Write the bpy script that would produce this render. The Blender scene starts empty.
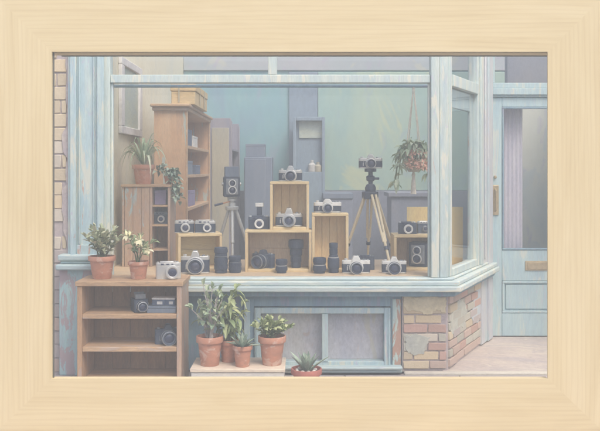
import bpy, bmesh, math, random
from mathutils import Matrix, Vector
R = math.radians
PI = math.pi
random.seed(11)
scene = bpy.context.scene
col = scene.collection

# ---------------------------------------------------------------- view
CY, CZ, F = -6.5, 1.616, 812.0          # camera y, eye height, focal length in photo pixels
def sc(Y): return (Y - CY) / F           # metres per photo pixel at depth Y
def px(x, Y): return (x - 300) * sc(Y)
def pz(y, Y): return CZ - (y - 170) * sc(Y)
def yat(y, z): return (CZ - z) * F / (y - 170) + CY   # depth at which height z shows at row y

# ---------------------------------------------------------------- materials
def ramp(nt, fac, stops, interp='LINEAR'):
    r = nt.nodes.new('ShaderNodeValToRGB')
    r.color_ramp.interpolation = interp
    e = r.color_ramp.elements
    while len(e) < len(stops): e.new(0.5)
    for k, (p, c) in enumerate(stops):
        e[k].position = p
        e[k].color = (*c, 1) if len(c) == 3 else c
    nt.links.new(fac, r.inputs[0])
    return r.outputs[0]
def mixc(nt, fac, a, b, mode='MIX'):
    m = nt.nodes.new('ShaderNodeMix'); m.data_type = 'RGBA'; m.blend_type = mode
    for s, v in ((0, fac), (6, a), (7, b)):
        if hasattr(v, 'is_linked'): nt.links.new(v, m.inputs[s])
        elif isinstance(v, (int, float)): m.inputs[s].default_value = v
        else: m.inputs[s].default_value = (*v, 1)
    return m.outputs[2]
def coords(nt, stretch, rnd=True):
    tc = nt.nodes.new('ShaderNodeTexCoord')
    mp = nt.nodes.new('ShaderNodeMapping'); mp.inputs['Scale'].default_value = stretch
    nt.links.new(tc.outputs['Object'], mp.inputs['Vector'])
    if rnd:
        oi = nt.nodes.new('ShaderNodeObjectInfo')
        ml = nt.nodes.new('ShaderNodeMath'); ml.operation = 'MULTIPLY'; ml.inputs[1].default_value = 17.0
        nt.links.new(oi.outputs['Random'], ml.inputs[0])
        nt.links.new(ml.outputs[0], mp.inputs['Location'])
    return mp.outputs['Vector']
def noise(nt, vec, scale, detail=4, rough=.6, dist=0):
    n = nt.nodes.new('ShaderNodeTexNoise')
    n.inputs['Scale'].default_value = scale; n.inputs['Detail'].default_value = detail
    n.inputs['Roughness'].default_value = rough; n.inputs['Distortion'].default_value = dist
    nt.links.new(vec, n.inputs['Vector'])
    return n.outputs['Fac']
MATS = {}
def base(name):
    m = bpy.data.materials.new(name); m.use_nodes = True
    MATS[name] = m
    nt = m.node_tree
    return m, nt, nt.nodes['Principled BSDF']
def mul(c, k): return tuple(min(1, x * k) for x in c)
def paint(name, c1, c2=None, c3=None, scale=3.0, stretch=(1, 1, 1), rough=.62, bump=.3, metal=0.0,
          peel=None, peel_at=.62, peel_scale=3.0, peel_stretch=None, grain=.26, grain_scale=24, spec=.35, attr=None, acc=None, acc_scale=1.6):
    """brushed, uneven paint or wood: three tones, fine streaks, optional flaked patches"""
    m, nt, b = base(name)
    c2 = c2 or mul(c1, .8); c3 = c3 or mul(c1, 1.18)
    v = coords(nt, stretch)
    n1 = noise(nt, v, scale, 5, .62, .6)
    c = ramp(nt, n1, [(.3, c2), (.5, c1), (.7, c3)])
    n2 = noise(nt, v, grain_scale, 3, .7, .3)
    c = mixc(nt, grain, c, ramp(nt, n2, [(.3, mul(c1, .45)), (.7, mul(c1, 1.6))]), 'MIX')
    for k, (ac, at, amt) in enumerate(acc or ()):
        va = coords(nt, tuple(q * (1 + .35 * k) for q in stretch))
        na = noise(nt, va, acc_scale * (1 + .3 * k), 6, .62, 1.0 + k)
        c = mixc(nt, ramp(nt, na, [(at, (0, 0, 0)), (at + .05, (amt, amt, amt))]), c, ac)
    if attr:
        a = nt.nodes.new('ShaderNodeAttribute'); a.attribute_name = attr
        c = mixc(nt, .72, c, a.outputs['Color'])
    if peel:
        v2 = coords(nt, peel_stretch or stretch)
        n3 = noise(nt, v2, peel_scale, 8, .68, .8)
        f = ramp(nt, n3, [(peel_at, (0, 0, 0)), (peel_at + .02, (1, 1, 1))])
        c = mixc(nt, f, c, peel)
    nt.links.new(c, b.inputs['Base Color'])
    b.inputs['Roughness'].default_value = rough
    b.inputs['Metallic'].default_value = metal
    b.inputs['Specular IOR Level'].default_value = spec
    if bump:
        bn = nt.nodes.new('ShaderNodeBump'); bn.inputs['Strength'].default_value = bump
        bn.inputs['Distance'].default_value = .004
        h = n2
        if peel:
            sb = nt.nodes.new('ShaderNodeMath'); sb.operation = 'SUBTRACT'
            nt.links.new(n2, sb.inputs[0]); nt.links.new(f, sb.inputs[1]); h = sb.outputs[0]
        nt.links.new(h, bn.inputs['Height'])
        nt.links.new(bn.outputs[0], b.inputs['Normal'])
    return m
def leafmat(name, dark, mid, light, rough=.5):
    m, nt, b = base(name)
    g = nt.nodes.new('ShaderNodeNewGeometry')
    c = ramp(nt, g.outputs['Random Per Island'], [(0, dark), (.5, mid), (1, light)])
    n = noise(nt, coords(nt, (1, 1, 1)), 45, 2)
    c = mixc(nt, .25, c, ramp(nt, n, [(.35, mul(dark, .8)), (.65, light)]))
    nt.links.new(c, b.inputs['Base Color'])
    b.inputs['Roughness'].default_value = rough
    b.inputs['Specular IOR Level'].default_value = .3
    return m
def glassmat(name, tint=(1, 1, 1), r=.02, extra=.0):
    m = bpy.data.materials.new(name); m.use_nodes = True; MATS[name] = m
    nt = m.node_tree; nt.nodes.clear()
    o = nt.nodes.new('ShaderNodeOutputMaterial')
    t = nt.nodes.new('ShaderNodeBsdfTransparent'); t.inputs[0].default_value = (*tint, 1)
    g = nt.nodes.new('ShaderNodeBsdfGlossy'); g.inputs['Roughness'].default_value = r
    fr = nt.nodes.new('ShaderNodeFresnel'); 
    ge = nt.nodes.new('ShaderNodeNewGeometry'); ma = nt.nodes.new('ShaderNodeMath'); ma.operation = 'MULTIPLY_ADD'
    ma.inputs[1].default_value = 1 / 1.40 - 1.40; ma.inputs[2].default_value = 1.40     # same reflection from either face of the thin pane
    nt.links.new(ge.outputs['Backfacing'], ma.inputs[0]); nt.links.new(ma.outputs[0], fr.inputs['IOR'])
    mx = nt.nodes.new('ShaderNodeMixShader')
    nt.links.new(fr.outputs[0], mx.inputs[0]); nt.links.new(t.outputs[0], mx.inputs[1]); nt.links.new(g.outputs[0], mx.inputs[2])
    nt.links.new(mx.outputs[0], o.inputs['Surface'])
    return m

V = (7, 7, 1.1)      # vertical brush strokes
H = (1.1, 7, 7)      # horizontal ones
blue = (.43, .55, .55); bluepale = (.52, .62, .60); blueshade = (.30, .44, .50)
bare = (.44, .30, .25)
P = paint
M = dict(
    blue_v=P('pale_blue_paint_upright', (.43, .56, .59), (.36, .50, .57), (.54, .63, .59), 2.2, V, peel=(.50, .34, .28), peel_at=.635, peel_scale=1.5, grain=.16, grain_scale=13,
             acc=[((.70, .66, .53), .56, .6), ((.48, .45, .56), .60, .6)]),
    blue_h=P('pale_blue_paint_level', (.45, .57, .59), (.37, .50, .56), (.62, .66, .58), 2.0, H, peel=(.50, .37, .32), peel_at=.67, peel_scale=1.5, grain=.16, grain_scale=13,
             acc=[((.74, .70, .58), .56, .6), ((.46, .48, .58), .60, .5)]),
    blue_peel=P('flaking_blue_paint', (.38, .57, .60), (.40, .50, .56), (.48, .64, .63), 2.5, V, peel=(.44, .37, .40), peel_at=.53, peel_scale=1.3, peel_stretch=(5, 5, 1.6), grain=.16, grain_scale=13),
    blue_rust=P('flaking_blue_paint_over_rust', (.46, .60, .58), (.40, .52, .56), (.58, .66, .58), 2.5, V, peel=(.47, .30, .23), peel_at=.50, peel_scale=1.5, peel_stretch=(7, 7, 1.3), grain=.16, grain_scale=13),
    blue_deep=P('deep_blue_paint', (.23, .35, .43), (.19, .28, .39), (.30, .43, .47), 2.0, V, grain=.16, grain_scale=13, acc=[((.36, .33, .44), .58, .5)]),
    mint=P('pale_mint_paint', (.52, .61, .59), (.44, .55, .59), (.65, .68, .60), 2.0, V, peel=(.58, .44, .36), peel_at=.69, peel_scale=1.5, grain=.16, grain_scale=13,
           acc=[((.78, .74, .60), .55, .6), ((.54, .52, .62), .60, .55)]),
    mint_h=P('pale_mint_paint_level', (.52, .61, .60), (.43, .54, .58), (.68, .70, .61), 2.2, H, peel=(.60, .48, .38), peel_at=.68, peel_scale=1.5, grain=.16, grain_scale=13,
             acc=[((.80, .75, .60), .55, .6), ((.55, .53, .62), .60, .5)]),
    lilac_white=P('chalky_lilac_paint', (.54, .56, .60), (.46, .50, .58), (.64, .64, .59), 2.4, V, peel=(.50, .38, .36), peel_at=.68, peel_scale=1.6, grain=.16, grain_scale=13,
                  acc=[((.46, .60, .62), .55, .6), ((.70, .62, .52), .61, .5)]),
    door=P('door_blue_paint', (.42, .56, .60), (.36, .50, .57), (.51, .62, .60), 1.8, V, grain=.14, grain_scale=12, acc=[((.64, .64, .56), .57, .6), ((.52, .50, .58), .60, .5)]),
    brick=P('old_brick', (.52, .42, .33), (.42, .36, .33), (.60, .50, .38), 9, (1, 1, 1), rough=.9, bump=.6, attr='tone', grain=.3, grain_scale=60),
    mortar=P('mauve_mortar', (.46, .40, .40), (.40, .35, .38), (.60, .54, .46), 7, rough=.95, bump=.6),
    plaster=P('cream_plaster', (.62, .54, .37), (.52, .46, .36), (.68, .60, .44), 5, rough=.9, bump=.5),
    plaster_grey=P('grey_green_plaster', (.48, .49, .43), (.42, .44, .41), (.56, .54, .45), 6, rough=.9, bump=.5),
    paving=P('paving_stone', (.40, .35, .35), (.33, .30, .32), (.50, .44, .40), 2.5, rough=.9, bump=.5),
    porch=P('porch_stone', (.52, .45, .41), (.42, .38, .39), (.66, .59, .49), 2.2, (1, 2.2, 1), rough=.85, bump=.5, acc=[((.36, .32, .34), .60, .5), ((.70, .64, .52), .60, .6)], acc_scale=2.2),
    edge=P('pale_edge_stone', (.60, .56, .48), (.52, .48, .44), None, 4, H, rough=.85),
    road=P('asphalt', (.06, .06, .065), None, None, 8, rough=.95, bump=.6),
    wall_cream=P('cream_interior_paint', (.80, .74, .54), (.72, .70, .56), (.84, .80, .62), 1.6, (2, 2, .8)),
    wall_blue=P('blue_interior_paint', (.21, .39, .43), (.21, .33, .43), (.29, .46, .44), 1.0, (2, 2, .6), bump=.1, grain=.08, grain_scale=8, acc=[((.33, .36, .46), .58, .5)]),
    wall_green=P('green_backdrop', (.33, .47, .41), (.25, .42, .42), (.42, .53, .40), .9, (1.4, 1.4, .8), bump=.1, grain=.08, grain_scale=8, acc=[((.58, .60, .36), .53, .65), ((.30, .40, .46), .6, .5)], acc_scale=.7),  # yellow-green accent paints a soft glow into the backdrop's colour
    wall_mauve=P('mauve_interior_paint', (.23, .25, .31), (.19, .22, .29), (.29, .29, .32), 1.2, (2, 2, 1), bump=.1),
    wall_lilac=P('grey_frieze', (.38, .42, .44), (.32, .40, .43), (.45, .44, .47), .9, (1.2, 1.2, 1), bump=.1, grain=.08, grain_scale=8, acc=[((.52, .52, .42), .56, .6), ((.40, .36, .45), .58, .6)]),
    floor=P('pale_floorboards', (.60, .55, .48), None, None, 3, (1, 6, 1)),
    slate=P('blue_grey_card', (.17, .21, .28), (.14, .18, .25), (.22, .25, .30), 2, V, bump=.1),
    slate_teal=P('dusky_blue_backdrop', (.21, .28, .35), (.19, .25, .33), (.25, .33, .38), 1, (2, 2, .6), bump=.1),
    slate_dark=P('dark_blue_card', (.10, .13, .21), None, None, 4, bump=.1),
    lilac_card=P('lilac_card', (.24, .20, .34), None, None, 4, bump=.1),
    pale_card=P('pale_card', (.72, .70, .66), None, None, 6, bump=.05),
    crate=P('pale_pine', (.74, .56, .31), (.66, .48, .27), (.80, .64, .40), 2.5, H, rough=.65, grain=.22),
    crate_v=P('pale_pine_upright', (.72, .54, .30), (.64, .46, .26), (.78, .62, .38), 2.5, V, rough=.65, grain=.22),
    crate_back=P('honey_pine_planks', (.84, .61, .34), (.75, .52, .30), (.88, .70, .43), 2.2, V, rough=.7, grain=.25),
    crate_back_pale=P('yellow_pine_planks', (.80, .72, .44), (.72, .65, .42), (.84, .78, .52), 2.0, H, rough=.7, grain=.22),
    crate_back_pink=P('pinkish_planks', (.74, .56, .40), (.65, .50, .40), (.80, .64, .47), 2.0, V, rough=.7),
    shade_strip=P('painted_shade_grey', (.12, .115, .10), None, None, 4, bump=.05),
    bottle_glass=P('cloudy_bottle', (.50, .50, .48), None, None, 6, bump=.03),
    ply=P('yellow_plywood', (.80, .60, .28), (.74, .53, .25), (.84, .67, .37), 2.0, V, rough=.65),
    deck=P('display_deck_wood', (.66, .50, .33), (.56, .44, .33), (.74, .60, .42), 2.0, H, rough=.6),
    oak=P('worn_brown_wood', (.48, .30, .17), (.37, .24, .16), (.60, .42, .27), 2.2, V, rough=.7, grain=.3, acc=[((.46, .40, .39), .58, .55), ((.22, .15, .12), .62, .5)]),
    oak_h=P('worn_brown_wood_level', (.50, .33, .19), (.38, .26, .18), (.64, .47, .31), 2.0, H, rough=.65, grain=.3, acc=[((.50, .43, .40), .58, .55), ((.25, .17, .13), .62, .5)]),
    oak_back=P('brown_back_boards', (.38, .23, .125), (.28, .18, .12), (.50, .33, .19), 2.0, V, rough=.7, grain=.3),
    weather=P('weathered_side_wood', (.48, .33, .24), (.42, .37, .35), (.56, .45, .33), 2.2, V, rough=.75, peel=(.40, .50, .52), peel_at=.58, peel_scale=1.6),
    cabinet=P('orange_brown_cabinet', (.56, .35, .20), (.46, .31, .22), (.64, .45, .29), 1.6, V, rough=.7, peel=(.44, .50, .46), peel_at=.59, peel_scale=1.4),
    cabinet_in=P('cabinet_lining', (.40, .28, .22), (.31, .24, .24), (.48, .35, .27), 1.6, V),
    cabinet_pink=P('rose_cabinet', (.26, .25, .30), (.21, .22, .29), (.33, .30, .32), 1.6, V),
    khaki=P('khaki_panel', (.40, .37, .28), (.33, .33, .29), (.46, .42, .31), 1.6, V),
    wicker=P('straw_box', (.60, .46, .25), (.50, .38, .22), (.68, .54, .32), 5, H, rough=.8, bump=.5),
    terracotta=P('terracotta', (.55, .26, .17), (.46, .23, .16), (.63, .36, .26), 6, (1, 1, 1.4), rough=.85, bump=.3, grain=.14, acc=[((.66, .50, .42), .55, .7), ((.34, .20, .15), .62, .5)], acc_scale=7),
    terra_old=P('old_red_terracotta', (.47, .17, .13), (.38, .15, .13), (.55, .26, .20), 3, rough=.8),
    soil=P('potting_soil', (.10, .07, .055), None, None, 14, rough=1, bump=.8),
    pebble=P('white_pebble', (.70, .68, .60), None, None, 10),
    plinth=P('whitewashed_plinth', (.62, .60, .55), (.54, .54, .54), (.70, .64, .52), 2.2, H, rough=.8),
    plinth_top=P('plinth_top_board', (.70, .58, .46), (.60, .52, .46), (.76, .66, .52), 2.0, H, rough=.75),
    black=P('black_leatherette', (.045, .060, .098), (.036, .048, .08), (.062, .08, .12), 12, rough=.55, bump=.5, grain_scale=140, grain=.3),
    black_metal=P('black_enamel', (.048, .063, .10), None, None, 8, rough=.38, bump=.08, grain_scale=60),
    navy=P('blue_black_enamel', (.075, .095, .14), (.06, .075, .12), (.095, .12, .165), 8, rough=.42, bump=.08),
    chrome=P('satin_chrome', (.66, .66, .64), (.56, .58, .60), (.76, .75, .70), 6, rough=.34, metal=.55, bump=.05, grain=.08),
    grey=P('grey_metal', (.30, .32, .35), None, None, 8, rough=.42, metal=.3, bump=.05),
    white=P('white_enamel', (.76, .76, .73), None, None, 8, rough=.4, bump=.03),
    tripod_grey=P('tripod_alloy', (.58, .60, .60), (.48, .51, .54), (.68, .68, .64), 5, V, rough=.4, metal=.3, bump=.05),
    tripod_wood=P('tripod_ash', (.72, .61, .42), (.62, .50, .34), (.78, .68, .50), 3, V, rough=.55),
    brass=P('aged_brass', (.48, .39, .25), (.40, .33, .23), (.56, .47, .32), 6, rough=.45, metal=.5, bump=.1),
    orange=P('orange_grip', (.55, .26, .12), None, None, 8, bump=.1),
    cord=P('cotton_cord', (.72, .66, .56), None, None, 30, rough=.9, bump=.5),
    stem=P('plant_stem', (.16, .20, .10), (.20, .16, .10), (.22, .27, .14), 14, rough=.8),
    bark=P('grey_plant_stem', (.42, .38, .36), None, None, 14, rough=.85),
    reflection_sheet=P('lilac_reflection', (.56, .54, .62), (.46, .48, .58), (.60, .61, .63), 2, V, rough=.9, bump=.1),
    blind=P('dusty_blind', (.52, .52, .55), (.44, .46, .54), (.60, .60, .54), 1.2, (2, 2, 1), rough=.9, bump=.1, acc=[((.50, .49, .40), .52, .6), ((.52, .40, .34), .64, .5)]),
    hall=P('beige_hall_wall', (.74, .75, .66), (.62, .70, .68), (.78, .76, .66), 1.1, (1.6, 1.6, .8), bump=.05, grain=.08, grain_scale=8, acc=[((.58, .66, .68), .55, .6), ((.60, .57, .66), .58, .5)]),
    print_=P('pale_landscape_print', (.42, .48, .42), (.36, .44, .46), (.54, .54, .40), 3, (1, 1, 2.5), bump=.02),
    mount=P('white_picture_mount', (.70, .68, .66), None, None, 3, bump=.05),
    sage=leafmat('sage_leaves', (.28, .35, .22), (.48, .52, .35), (.72, .70, .50)),
    green=leafmat('green_leaves', (.12, .20, .12), (.26, .36, .19), (.48, .55, .32)),
    jade=leafmat('jade_leaves', (.17, .26, .18), (.33, .43, .27), (.58, .64, .44)),
    bushy=leafmat('yellow_green_leaves', (.18, .26, .12), (.34, .42, .19), (.58, .61, .33)),
    bluegreen=leafmat('blue_green_leaves', (.19, .28, .23), (.36, .47, .37), (.60, .68, .53)),
    spider=leafmat('spider_plant_leaves', (.26, .38, .24), (.46, .57, .37), (.70, .74, .54)),
    petal=leafmat('cream_petals', (.78, .72, .40), (.84, .80, .52), (.86, .84, .66)),
    coral=leafmat('coral_petals', (.76, .38, .27), (.82, .50, .38), (.86, .62, .48)),
    glass=glassmat('window_glass'),
)
def lens_glass():
    m, nt, b = base('coated_lens_glass')
    b.inputs['Base Color'].default_value = (.04, .05, .10, 1); b.inputs['Roughness'].default_value = .08
    b.inputs['Coat Weight'].default_value = .6
    return m
M['lens'] = lens_glass()
def frame_wood():
    m, nt, b = base('maple_frame_wood')
    v = coords(nt, (.5, 5, 5))
    n = noise(nt, v, 1.6, 4, .55, 1.0)
    w = nt.nodes.new('ShaderNodeTexWave'); w.wave_type = 'BANDS'; w.bands_direction = 'Z'
    w.inputs['Scale'].default_value = 2.2; w.inputs['Distortion'].default_value = 9
    w.inputs['Detail'].default_value = 3; w.inputs['Detail Scale'].default_value = .7
    nt.links.new(v, w.inputs['Vector'])
    f = noise(nt, coords(nt, (1.2, 60, 60)), 2.2, 3, .6)
    c = ramp(nt, n, [(.32, (.64, .515, .30)), (.5, (.69, .57, .345)), (.7, (.73, .615, .39))])
    c = mixc(nt, .22, c, ramp(nt, w.outputs['Fac'], [(.0, (.56, .42, .23)), (.2, (.68, .55, .325)), (1, (.73, .615, .39))]))
    c = mixc(nt, .09, c, ramp(nt, f, [(.3, (.42, .30, .15)), (.6, (.73, .61, .35))]))
    nt.links.new(c, b.inputs['Base Color'])
    b.inputs['Roughness'].default_value = .6; b.inputs['Specular IOR Level'].default_value = .2
    return m
M['maple'] = frame_wood()

# ---------------------------------------------------------------- mesh builder
class MB:
    def __init__(s, mat=None): s.v = []; s.f = []; s.M = mat or Matrix.Identity(4); s.tone = []; s.t = None
    def add(s, vs, fs):
        o = len(s.v)
        s.v += [s.M @ Vector(p) for p in vs]
        s.f += [[o + i for i in q] for q in fs]
        s.tone += [s.t] * len(fs)
        return s
    def box(s, x0, x1, y0, y1, z0, z1):
        return s.add([(x, y, z) for z in (z0, z1) for y in (y0, y1) for x in (x0, x1)],
                     [(0, 2, 3, 1), (4, 5, 7, 6), (0, 1, 5, 4), (2, 6, 7, 3), (0, 4, 6, 2), (1, 3, 7, 5)])
    def prism(s, pts, a, b, plane='xy'):
        n = len(pts)
        if plane == 'xy': vs = [(p[0], p[1], a) for p in pts] + [(p[0], p[1], b) for p in pts]
        elif plane == 'xz': vs = [(p[0], a, p[1]) for p in pts] + [(p[0], b, p[1]) for p in pts]
        else: vs = [(a, p[0], p[1]) for p in pts] + [(b, p[0], p[1]) for p in pts]
        return s.add(vs, [list(range(n)), list(range(2 * n - 1, n - 1, -1))] + [(k, (k + 1) % n, n + (k + 1) % n, n + k) for k in range(n)])
    def lathe(s, prof, o=(0, 0, 0), axis='z', n=20, cap=True):
        vs = []
        for r, t in prof:
            for k in range(n):
                a = 2 * PI * k / n; c, d = r * math.cos(a), r * math.sin(a)
                p = {'z': (c, d, t), '-y': (c, -t, d), 'x': (t, c, d)}[axis]
                vs.append((p[0] + o[0], p[1] + o[1], p[2] + o[2]))
        fs = []
        for i in range(len(prof) - 1):
            for k in range(n):
                fs.append((i * n + k, i * n + (k + 1) % n, (i + 1) * n + (k + 1) % n, (i + 1) * n + k))
        if cap: fs += [list(range(n)), list(range((len(prof) - 1) * n, len(prof) * n))]
        return s.add(vs, fs)
    def tube(s, pts, r, n=8):
        pts = [Vector(p) for p in pts]
        rs = r if isinstance(r, (list, tuple)) else [r] * len(pts)
        vs = []
        for i, p in enumerate(pts):
            d = (pts[min(i + 1, len(pts) - 1)] - pts[max(i - 1, 0)]).normalized()
            u = d.orthogonal().normalized(); w = d.cross(u)
            if i and u.dot(pu) < 0: u, w = -u, -w
            if i:
                u = (pu - d * pu.dot(d)).normalized(); w = d.cross(u)
            pu = u
            for k in range(n):
                a = 2 * PI * k / n
                vs.append(tuple(p + (u * math.cos(a) + w * math.sin(a)) * rs[i]))
        fs = [(i * n + k, i * n + (k + 1) % n, (i + 1) * n + (k + 1) % n, (i + 1) * n + k) for i in range(len(pts) - 1) for k in range(n)]
        fs += [list(range(n)), list(range((len(pts) - 1) * n, len(pts) * n))]
        return s.add(vs, fs)
    def leaf(s, p, d, L, W, droop=.25, fold=.2):
        p = Vector(p); d = Vector(d).normalized()
        side = d.cross(Vector((0, 0, 1)))
        if side.length < .05: side = Vector((random.uniform(-1, 1), random.uniform(-1, 1), 0))
        side.normalize()
        side = (side + Vector((0, 0, random.uniform(-.6, .6)))).normalized()
        up = side.cross(d).normalized()
        g = Vector((0, 0, -1)) * L * droop
        a = p + d * L * .38 + g * .1; b = p + d * L * .72 + g * .4; t = p + d * L + g
        e = up * W * fold
        vs = [p, a - side * W * .42 + e, a, a + side * W * .42 + e, b - side * W * .36 + e, b, b + side * W * .36 + e, t]
        return s.add([tuple(q) for q in vs], [(0, 2, 1), (0, 3, 2), (1, 2, 5, 4), (2, 3, 6, 5), (4, 5, 7), (5, 6, 7)])
    def blade(s, pts, w0, fold=.25, thick=0):
        """a long strap leaf along a polyline, tapering to its tip"""
        pts = [Vector(p) for p in pts]; n = len(pts); vs = []; fs = []
        for i, p in enumerate(pts):
            d = (pts[min(i + 1, n - 1)] - pts[max(i - 1, 0)]).normalized()
            h = Vector((d.x, d.y, 0)); h = h if h.length > .02 else Vector((pts[-1].x - pts[0].x, pts[-1].y - pts[0].y, 0))
            if h.length < .001: h = Vector((1, 0, 0))
            side = h.cross(Vector((0, 0, 1))).normalized(); up = side.cross(d).normalized()
            t = i / (n - 1); w = w0 * (.75 + .5 * t if t < .5 else 2 * (1 - t)) if t < 1 else w0 * .04
            vs += [tuple(p - side * w * .5 + up * w * fold), tuple(p - up * thick * (1 - t)), tuple(p + side * w * .5 + up * w * fold)]
        for i in range(n - 1):
            a = i * 3; b = a + 3
            fs += [(a, a + 1, b + 1, b), (a + 1, a + 2, b + 2, b + 1)]
        return s.add(vs, fs)
    def build(s, name, mat, parent=None, bevel=0, ang=38, seg=2):
        me = bpy.data.meshes.new(name)
        me.from_pydata([tuple(p) for p in s.v], [], s.f)
        if any(t is not None for t in s.tone):
            at = me.color_attributes.new('tone', 'FLOAT_COLOR', 'CORNER')
            k = 0
            for q, t in zip(s.f, s.tone):
                for _ in q:
                    at.data[k].color = (*(t or (.5, .5, .5)), 1); k += 1
        bm = bmesh.new(); bm.from_mesh(me)
        bmesh.ops.recalc_face_normals(bm, faces=bm.faces); bm.to_mesh(me); bm.free()
        me.polygons.foreach_set('use_smooth', [True] * len(me.polygons))
        me.set_sharp_from_angle(angle=R(ang))
        me.materials.append(M[mat] if isinstance(mat, str) else mat)
        o = bpy.data.objects.new(name, me); col.objects.link(o)
        if parent: o.parent = parent
        if bevel:
            b = o.modifiers.new('bevel', 'BEVEL'); b.width = bevel; b.segments = seg; b.limit_method = 'ANGLE'; b.angle_limit = R(40)
        return o
def thing(name, label, cat, loc=(0, 0, 0), rz=0, group=None):
    o = bpy.data.objects.new(name, None); col.objects.link(o)
    o.empty_display_size = .1
    o.location = loc; o.rotation_euler = (0, 0, rz)
    o['label'] = label; o['category'] = cat
    if group: o['group'] = group
    return o
def tag(o, label, cat, group=None):
    o['label'] = label; o['category'] = cat
    if group: o['group'] = group
    return o
def struct(o, kind='structure'): o['kind'] = kind; return o
def bx(name, mat, parent, d, bevel=.004): return MB().box(*d).build(name, mat, parent, bevel)

# ================================================================= setting
struct(bx('road', 'road', None, (-28, 28, -28, -3.3, -.30, -.13), 0))
struct(bx('kerb', 'edge', None, (-28, 28, -3.298, -3.15, -.30, 0.0), .01))
pav = MB()
ys = [-3.146, -2.3, -1.5, -.7, -.1]
for j in range(4):
    x = -28.0; off = (j % 2) * .45
    while x < 28:
        x1 = x + .9 + (off if x == -28 else 0)
        pav.box(x + .004, x1 - .004, ys[j] + .004, ys[j + 1] - .004, -.30, random.uniform(-.002, .0))
        x = x1
struct(pav.build('pavement', 'paving', None, .004, seg=1))
struct(bx('ground', 'paving', None, (-28, 28, -.098, 28, -.30, -.02), 0))

# ================================================================= shop building
shop = thing('shop_building', 'old shop with pale blue display window, glazed door and cream brick wall', 'shop')
TONES = dict(c=(.62, .53, .37), y=(.66, .54, .35), r=(.50, .31, .27), g=(.46, .47, .41), p=(.54, .41, .36), l=(.47, .43, .44), w=(.62, .57, .48))
def bricks(mb, rows, x0, x1, z0, z1, yf, length, pal, pick=None, gap=.010):
    """one course after another on the front face at y = yf; each brick a little proud, rough edged"""
    h = (z1 - z0) / rows
    for r in range(rows):
        x = x0 - (length * .5 if r % 2 else 0)
        k = 0
        while x < x1 - .02:
            L = length * random.uniform(.92, 1.08)
            a, b = max(x, x0) + gap / 2, min(x + L, x1) - gap / 2
            if b - a > .03:
                key = pick(r, k, (a + b) / 2) if pick else random.choice(pal)
                if key:
                    t = TONES[key]; j = random.uniform(.86, 1.12)
                    mb.t = tuple(q * j for q in t)
                    j = lambda: random.uniform(-.004, .004)
                    y0 = yf - random.uniform(.006, .014)
                    za, zb = z0 + r * h + gap / 2, z0 + (r + 1) * h - gap / 2
                    mb.add([(a + j(), y0, za + j()), (b + j(), y0, za + j()), (b + j(), y0, zb + j()), (a + j(), y0, zb + j()),
                            (a, yf + .03, za), (b, yf + .03, za), (b, yf + .03, zb), (a, yf + .03, zb)],
                           [(0, 1, 2, 3), (0, 4, 5, 1), (1, 5, 6, 2), (2, 6, 7, 3), (3, 7, 4, 0)])
            x += L; k += 1
# left brick wall
wall = MB().box(-4.6, -1.845, 0, .25, -.02, 3.7).build('wall', 'mortar', shop)
b1 = MB()
bricks(b1, 34, -4.6, -1.862, 0.0, 3.7, 0, .235, 'ccywlc', pick=lambda r, k, x: None if (x > -2.02 and random.random() < .12) else random.choice('cccywwc' if r > 8 else 'lplll'))
b1.build('brickwork', 'brick', wall, .004, seg=1)
ed = []
z = .86
while z < 3.7:
    ed.append((-1.856 - random.uniform(.0, .018) - (.03 if 1.1 < z < 1.5 or 1.75 < z < 1.95 else 0), z)); z += random.uniform(.03, .09)
MB().prism([(-1.846, .86)] + ed + [(-1.846, 3.7)], -.024, .01, 'xz').build('broken_render', 'mortar', wall, .003, seg=1)
# pilaster
pil = MB().box(-1.841, -1.571, -.06, .2, .80, 3.3)
pil.box(px(70, -.09), px(76, -.09), -.092, -.0601, .80, 3.3).box(px(97, -.09), px(103.5, -.09), -.092, -.0601, .80, 3.3)
pil.box(px(76, -.09) + .001, px(97, -.09) - .001, -.088, -.0601, .94, pz(245, -.09)).box(px(78.5, -.075), px(80, -.075), -.078, -.0601, 1.03, 3.3).box(px(93, -.075), px(94.5, -.075), -.078, -.0601, 1.03, 3.3)
pil = pil.build('pilaster', 'blue_v', shop, .004)
bs = MB()
bs.box(-1.90, -1.56, -.14, .2, pz(261, -.14), pz(255, -.14)).box(-1.885, -1.565, -.12, .2, pz(264, -.12), pz(261, -.14) - .001)
bs.box(-1.91, -1.555, -.17, .2, pz(270.5, -.17), pz(264, -.12) - .001)
bs.build('base_moulding', 'blue_h', pil, .012, seg=3)
MB().box(-1.895, -1.56, -.11, .2, 0, pz(270.5, -.17) - .002).build('plinth_block', 'blue_peel', pil, .006)
# ---- display window
ZS, ZT0, ZT1, ZH = .76, 2.312, 2.376, 2.86
win = MB()
win.box(-1.569, -1.513, -.045, .07, ZS, 3.0)                                  # left post
win.box(-1.512, 1.040, -.03, .05, ZT0, ZT1)                                   # transom
win.box(-1.512, 1.040, -.04, .06, ZH, ZH + .12)                               # head
win.box(px(268, 0), px(277, 0), -.028, .048, ZT1 + .001, ZH - .001)           # upper mullion
win.box(-1.512, -1.494, -.012, .03, ZS + .001, ZT0 - .001).box(1.024, 1.040, -.012, .03, ZS + .001, ZT0 - .001)  # beads
win = win.build('display_window', 'mint', shop, .005)
cp = MB()
cp.box(1.041, 1.108, -.05, .05, ZS, 3.0).box(1.111, 1.182, -.04, .06, ZS, 3.0)
cp.build('corner_post', 'mint', win, .006)
MB().box(-1.4935, 1.0235, .006, .010, ZS + .002, ZT0 - .002).build('pane', 'glass', win)
MB().box(-1.511, px(268, 0) - .001, .006, .010, ZT1 + .002, ZH - .002).build('pane', 'glass', win)
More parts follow.
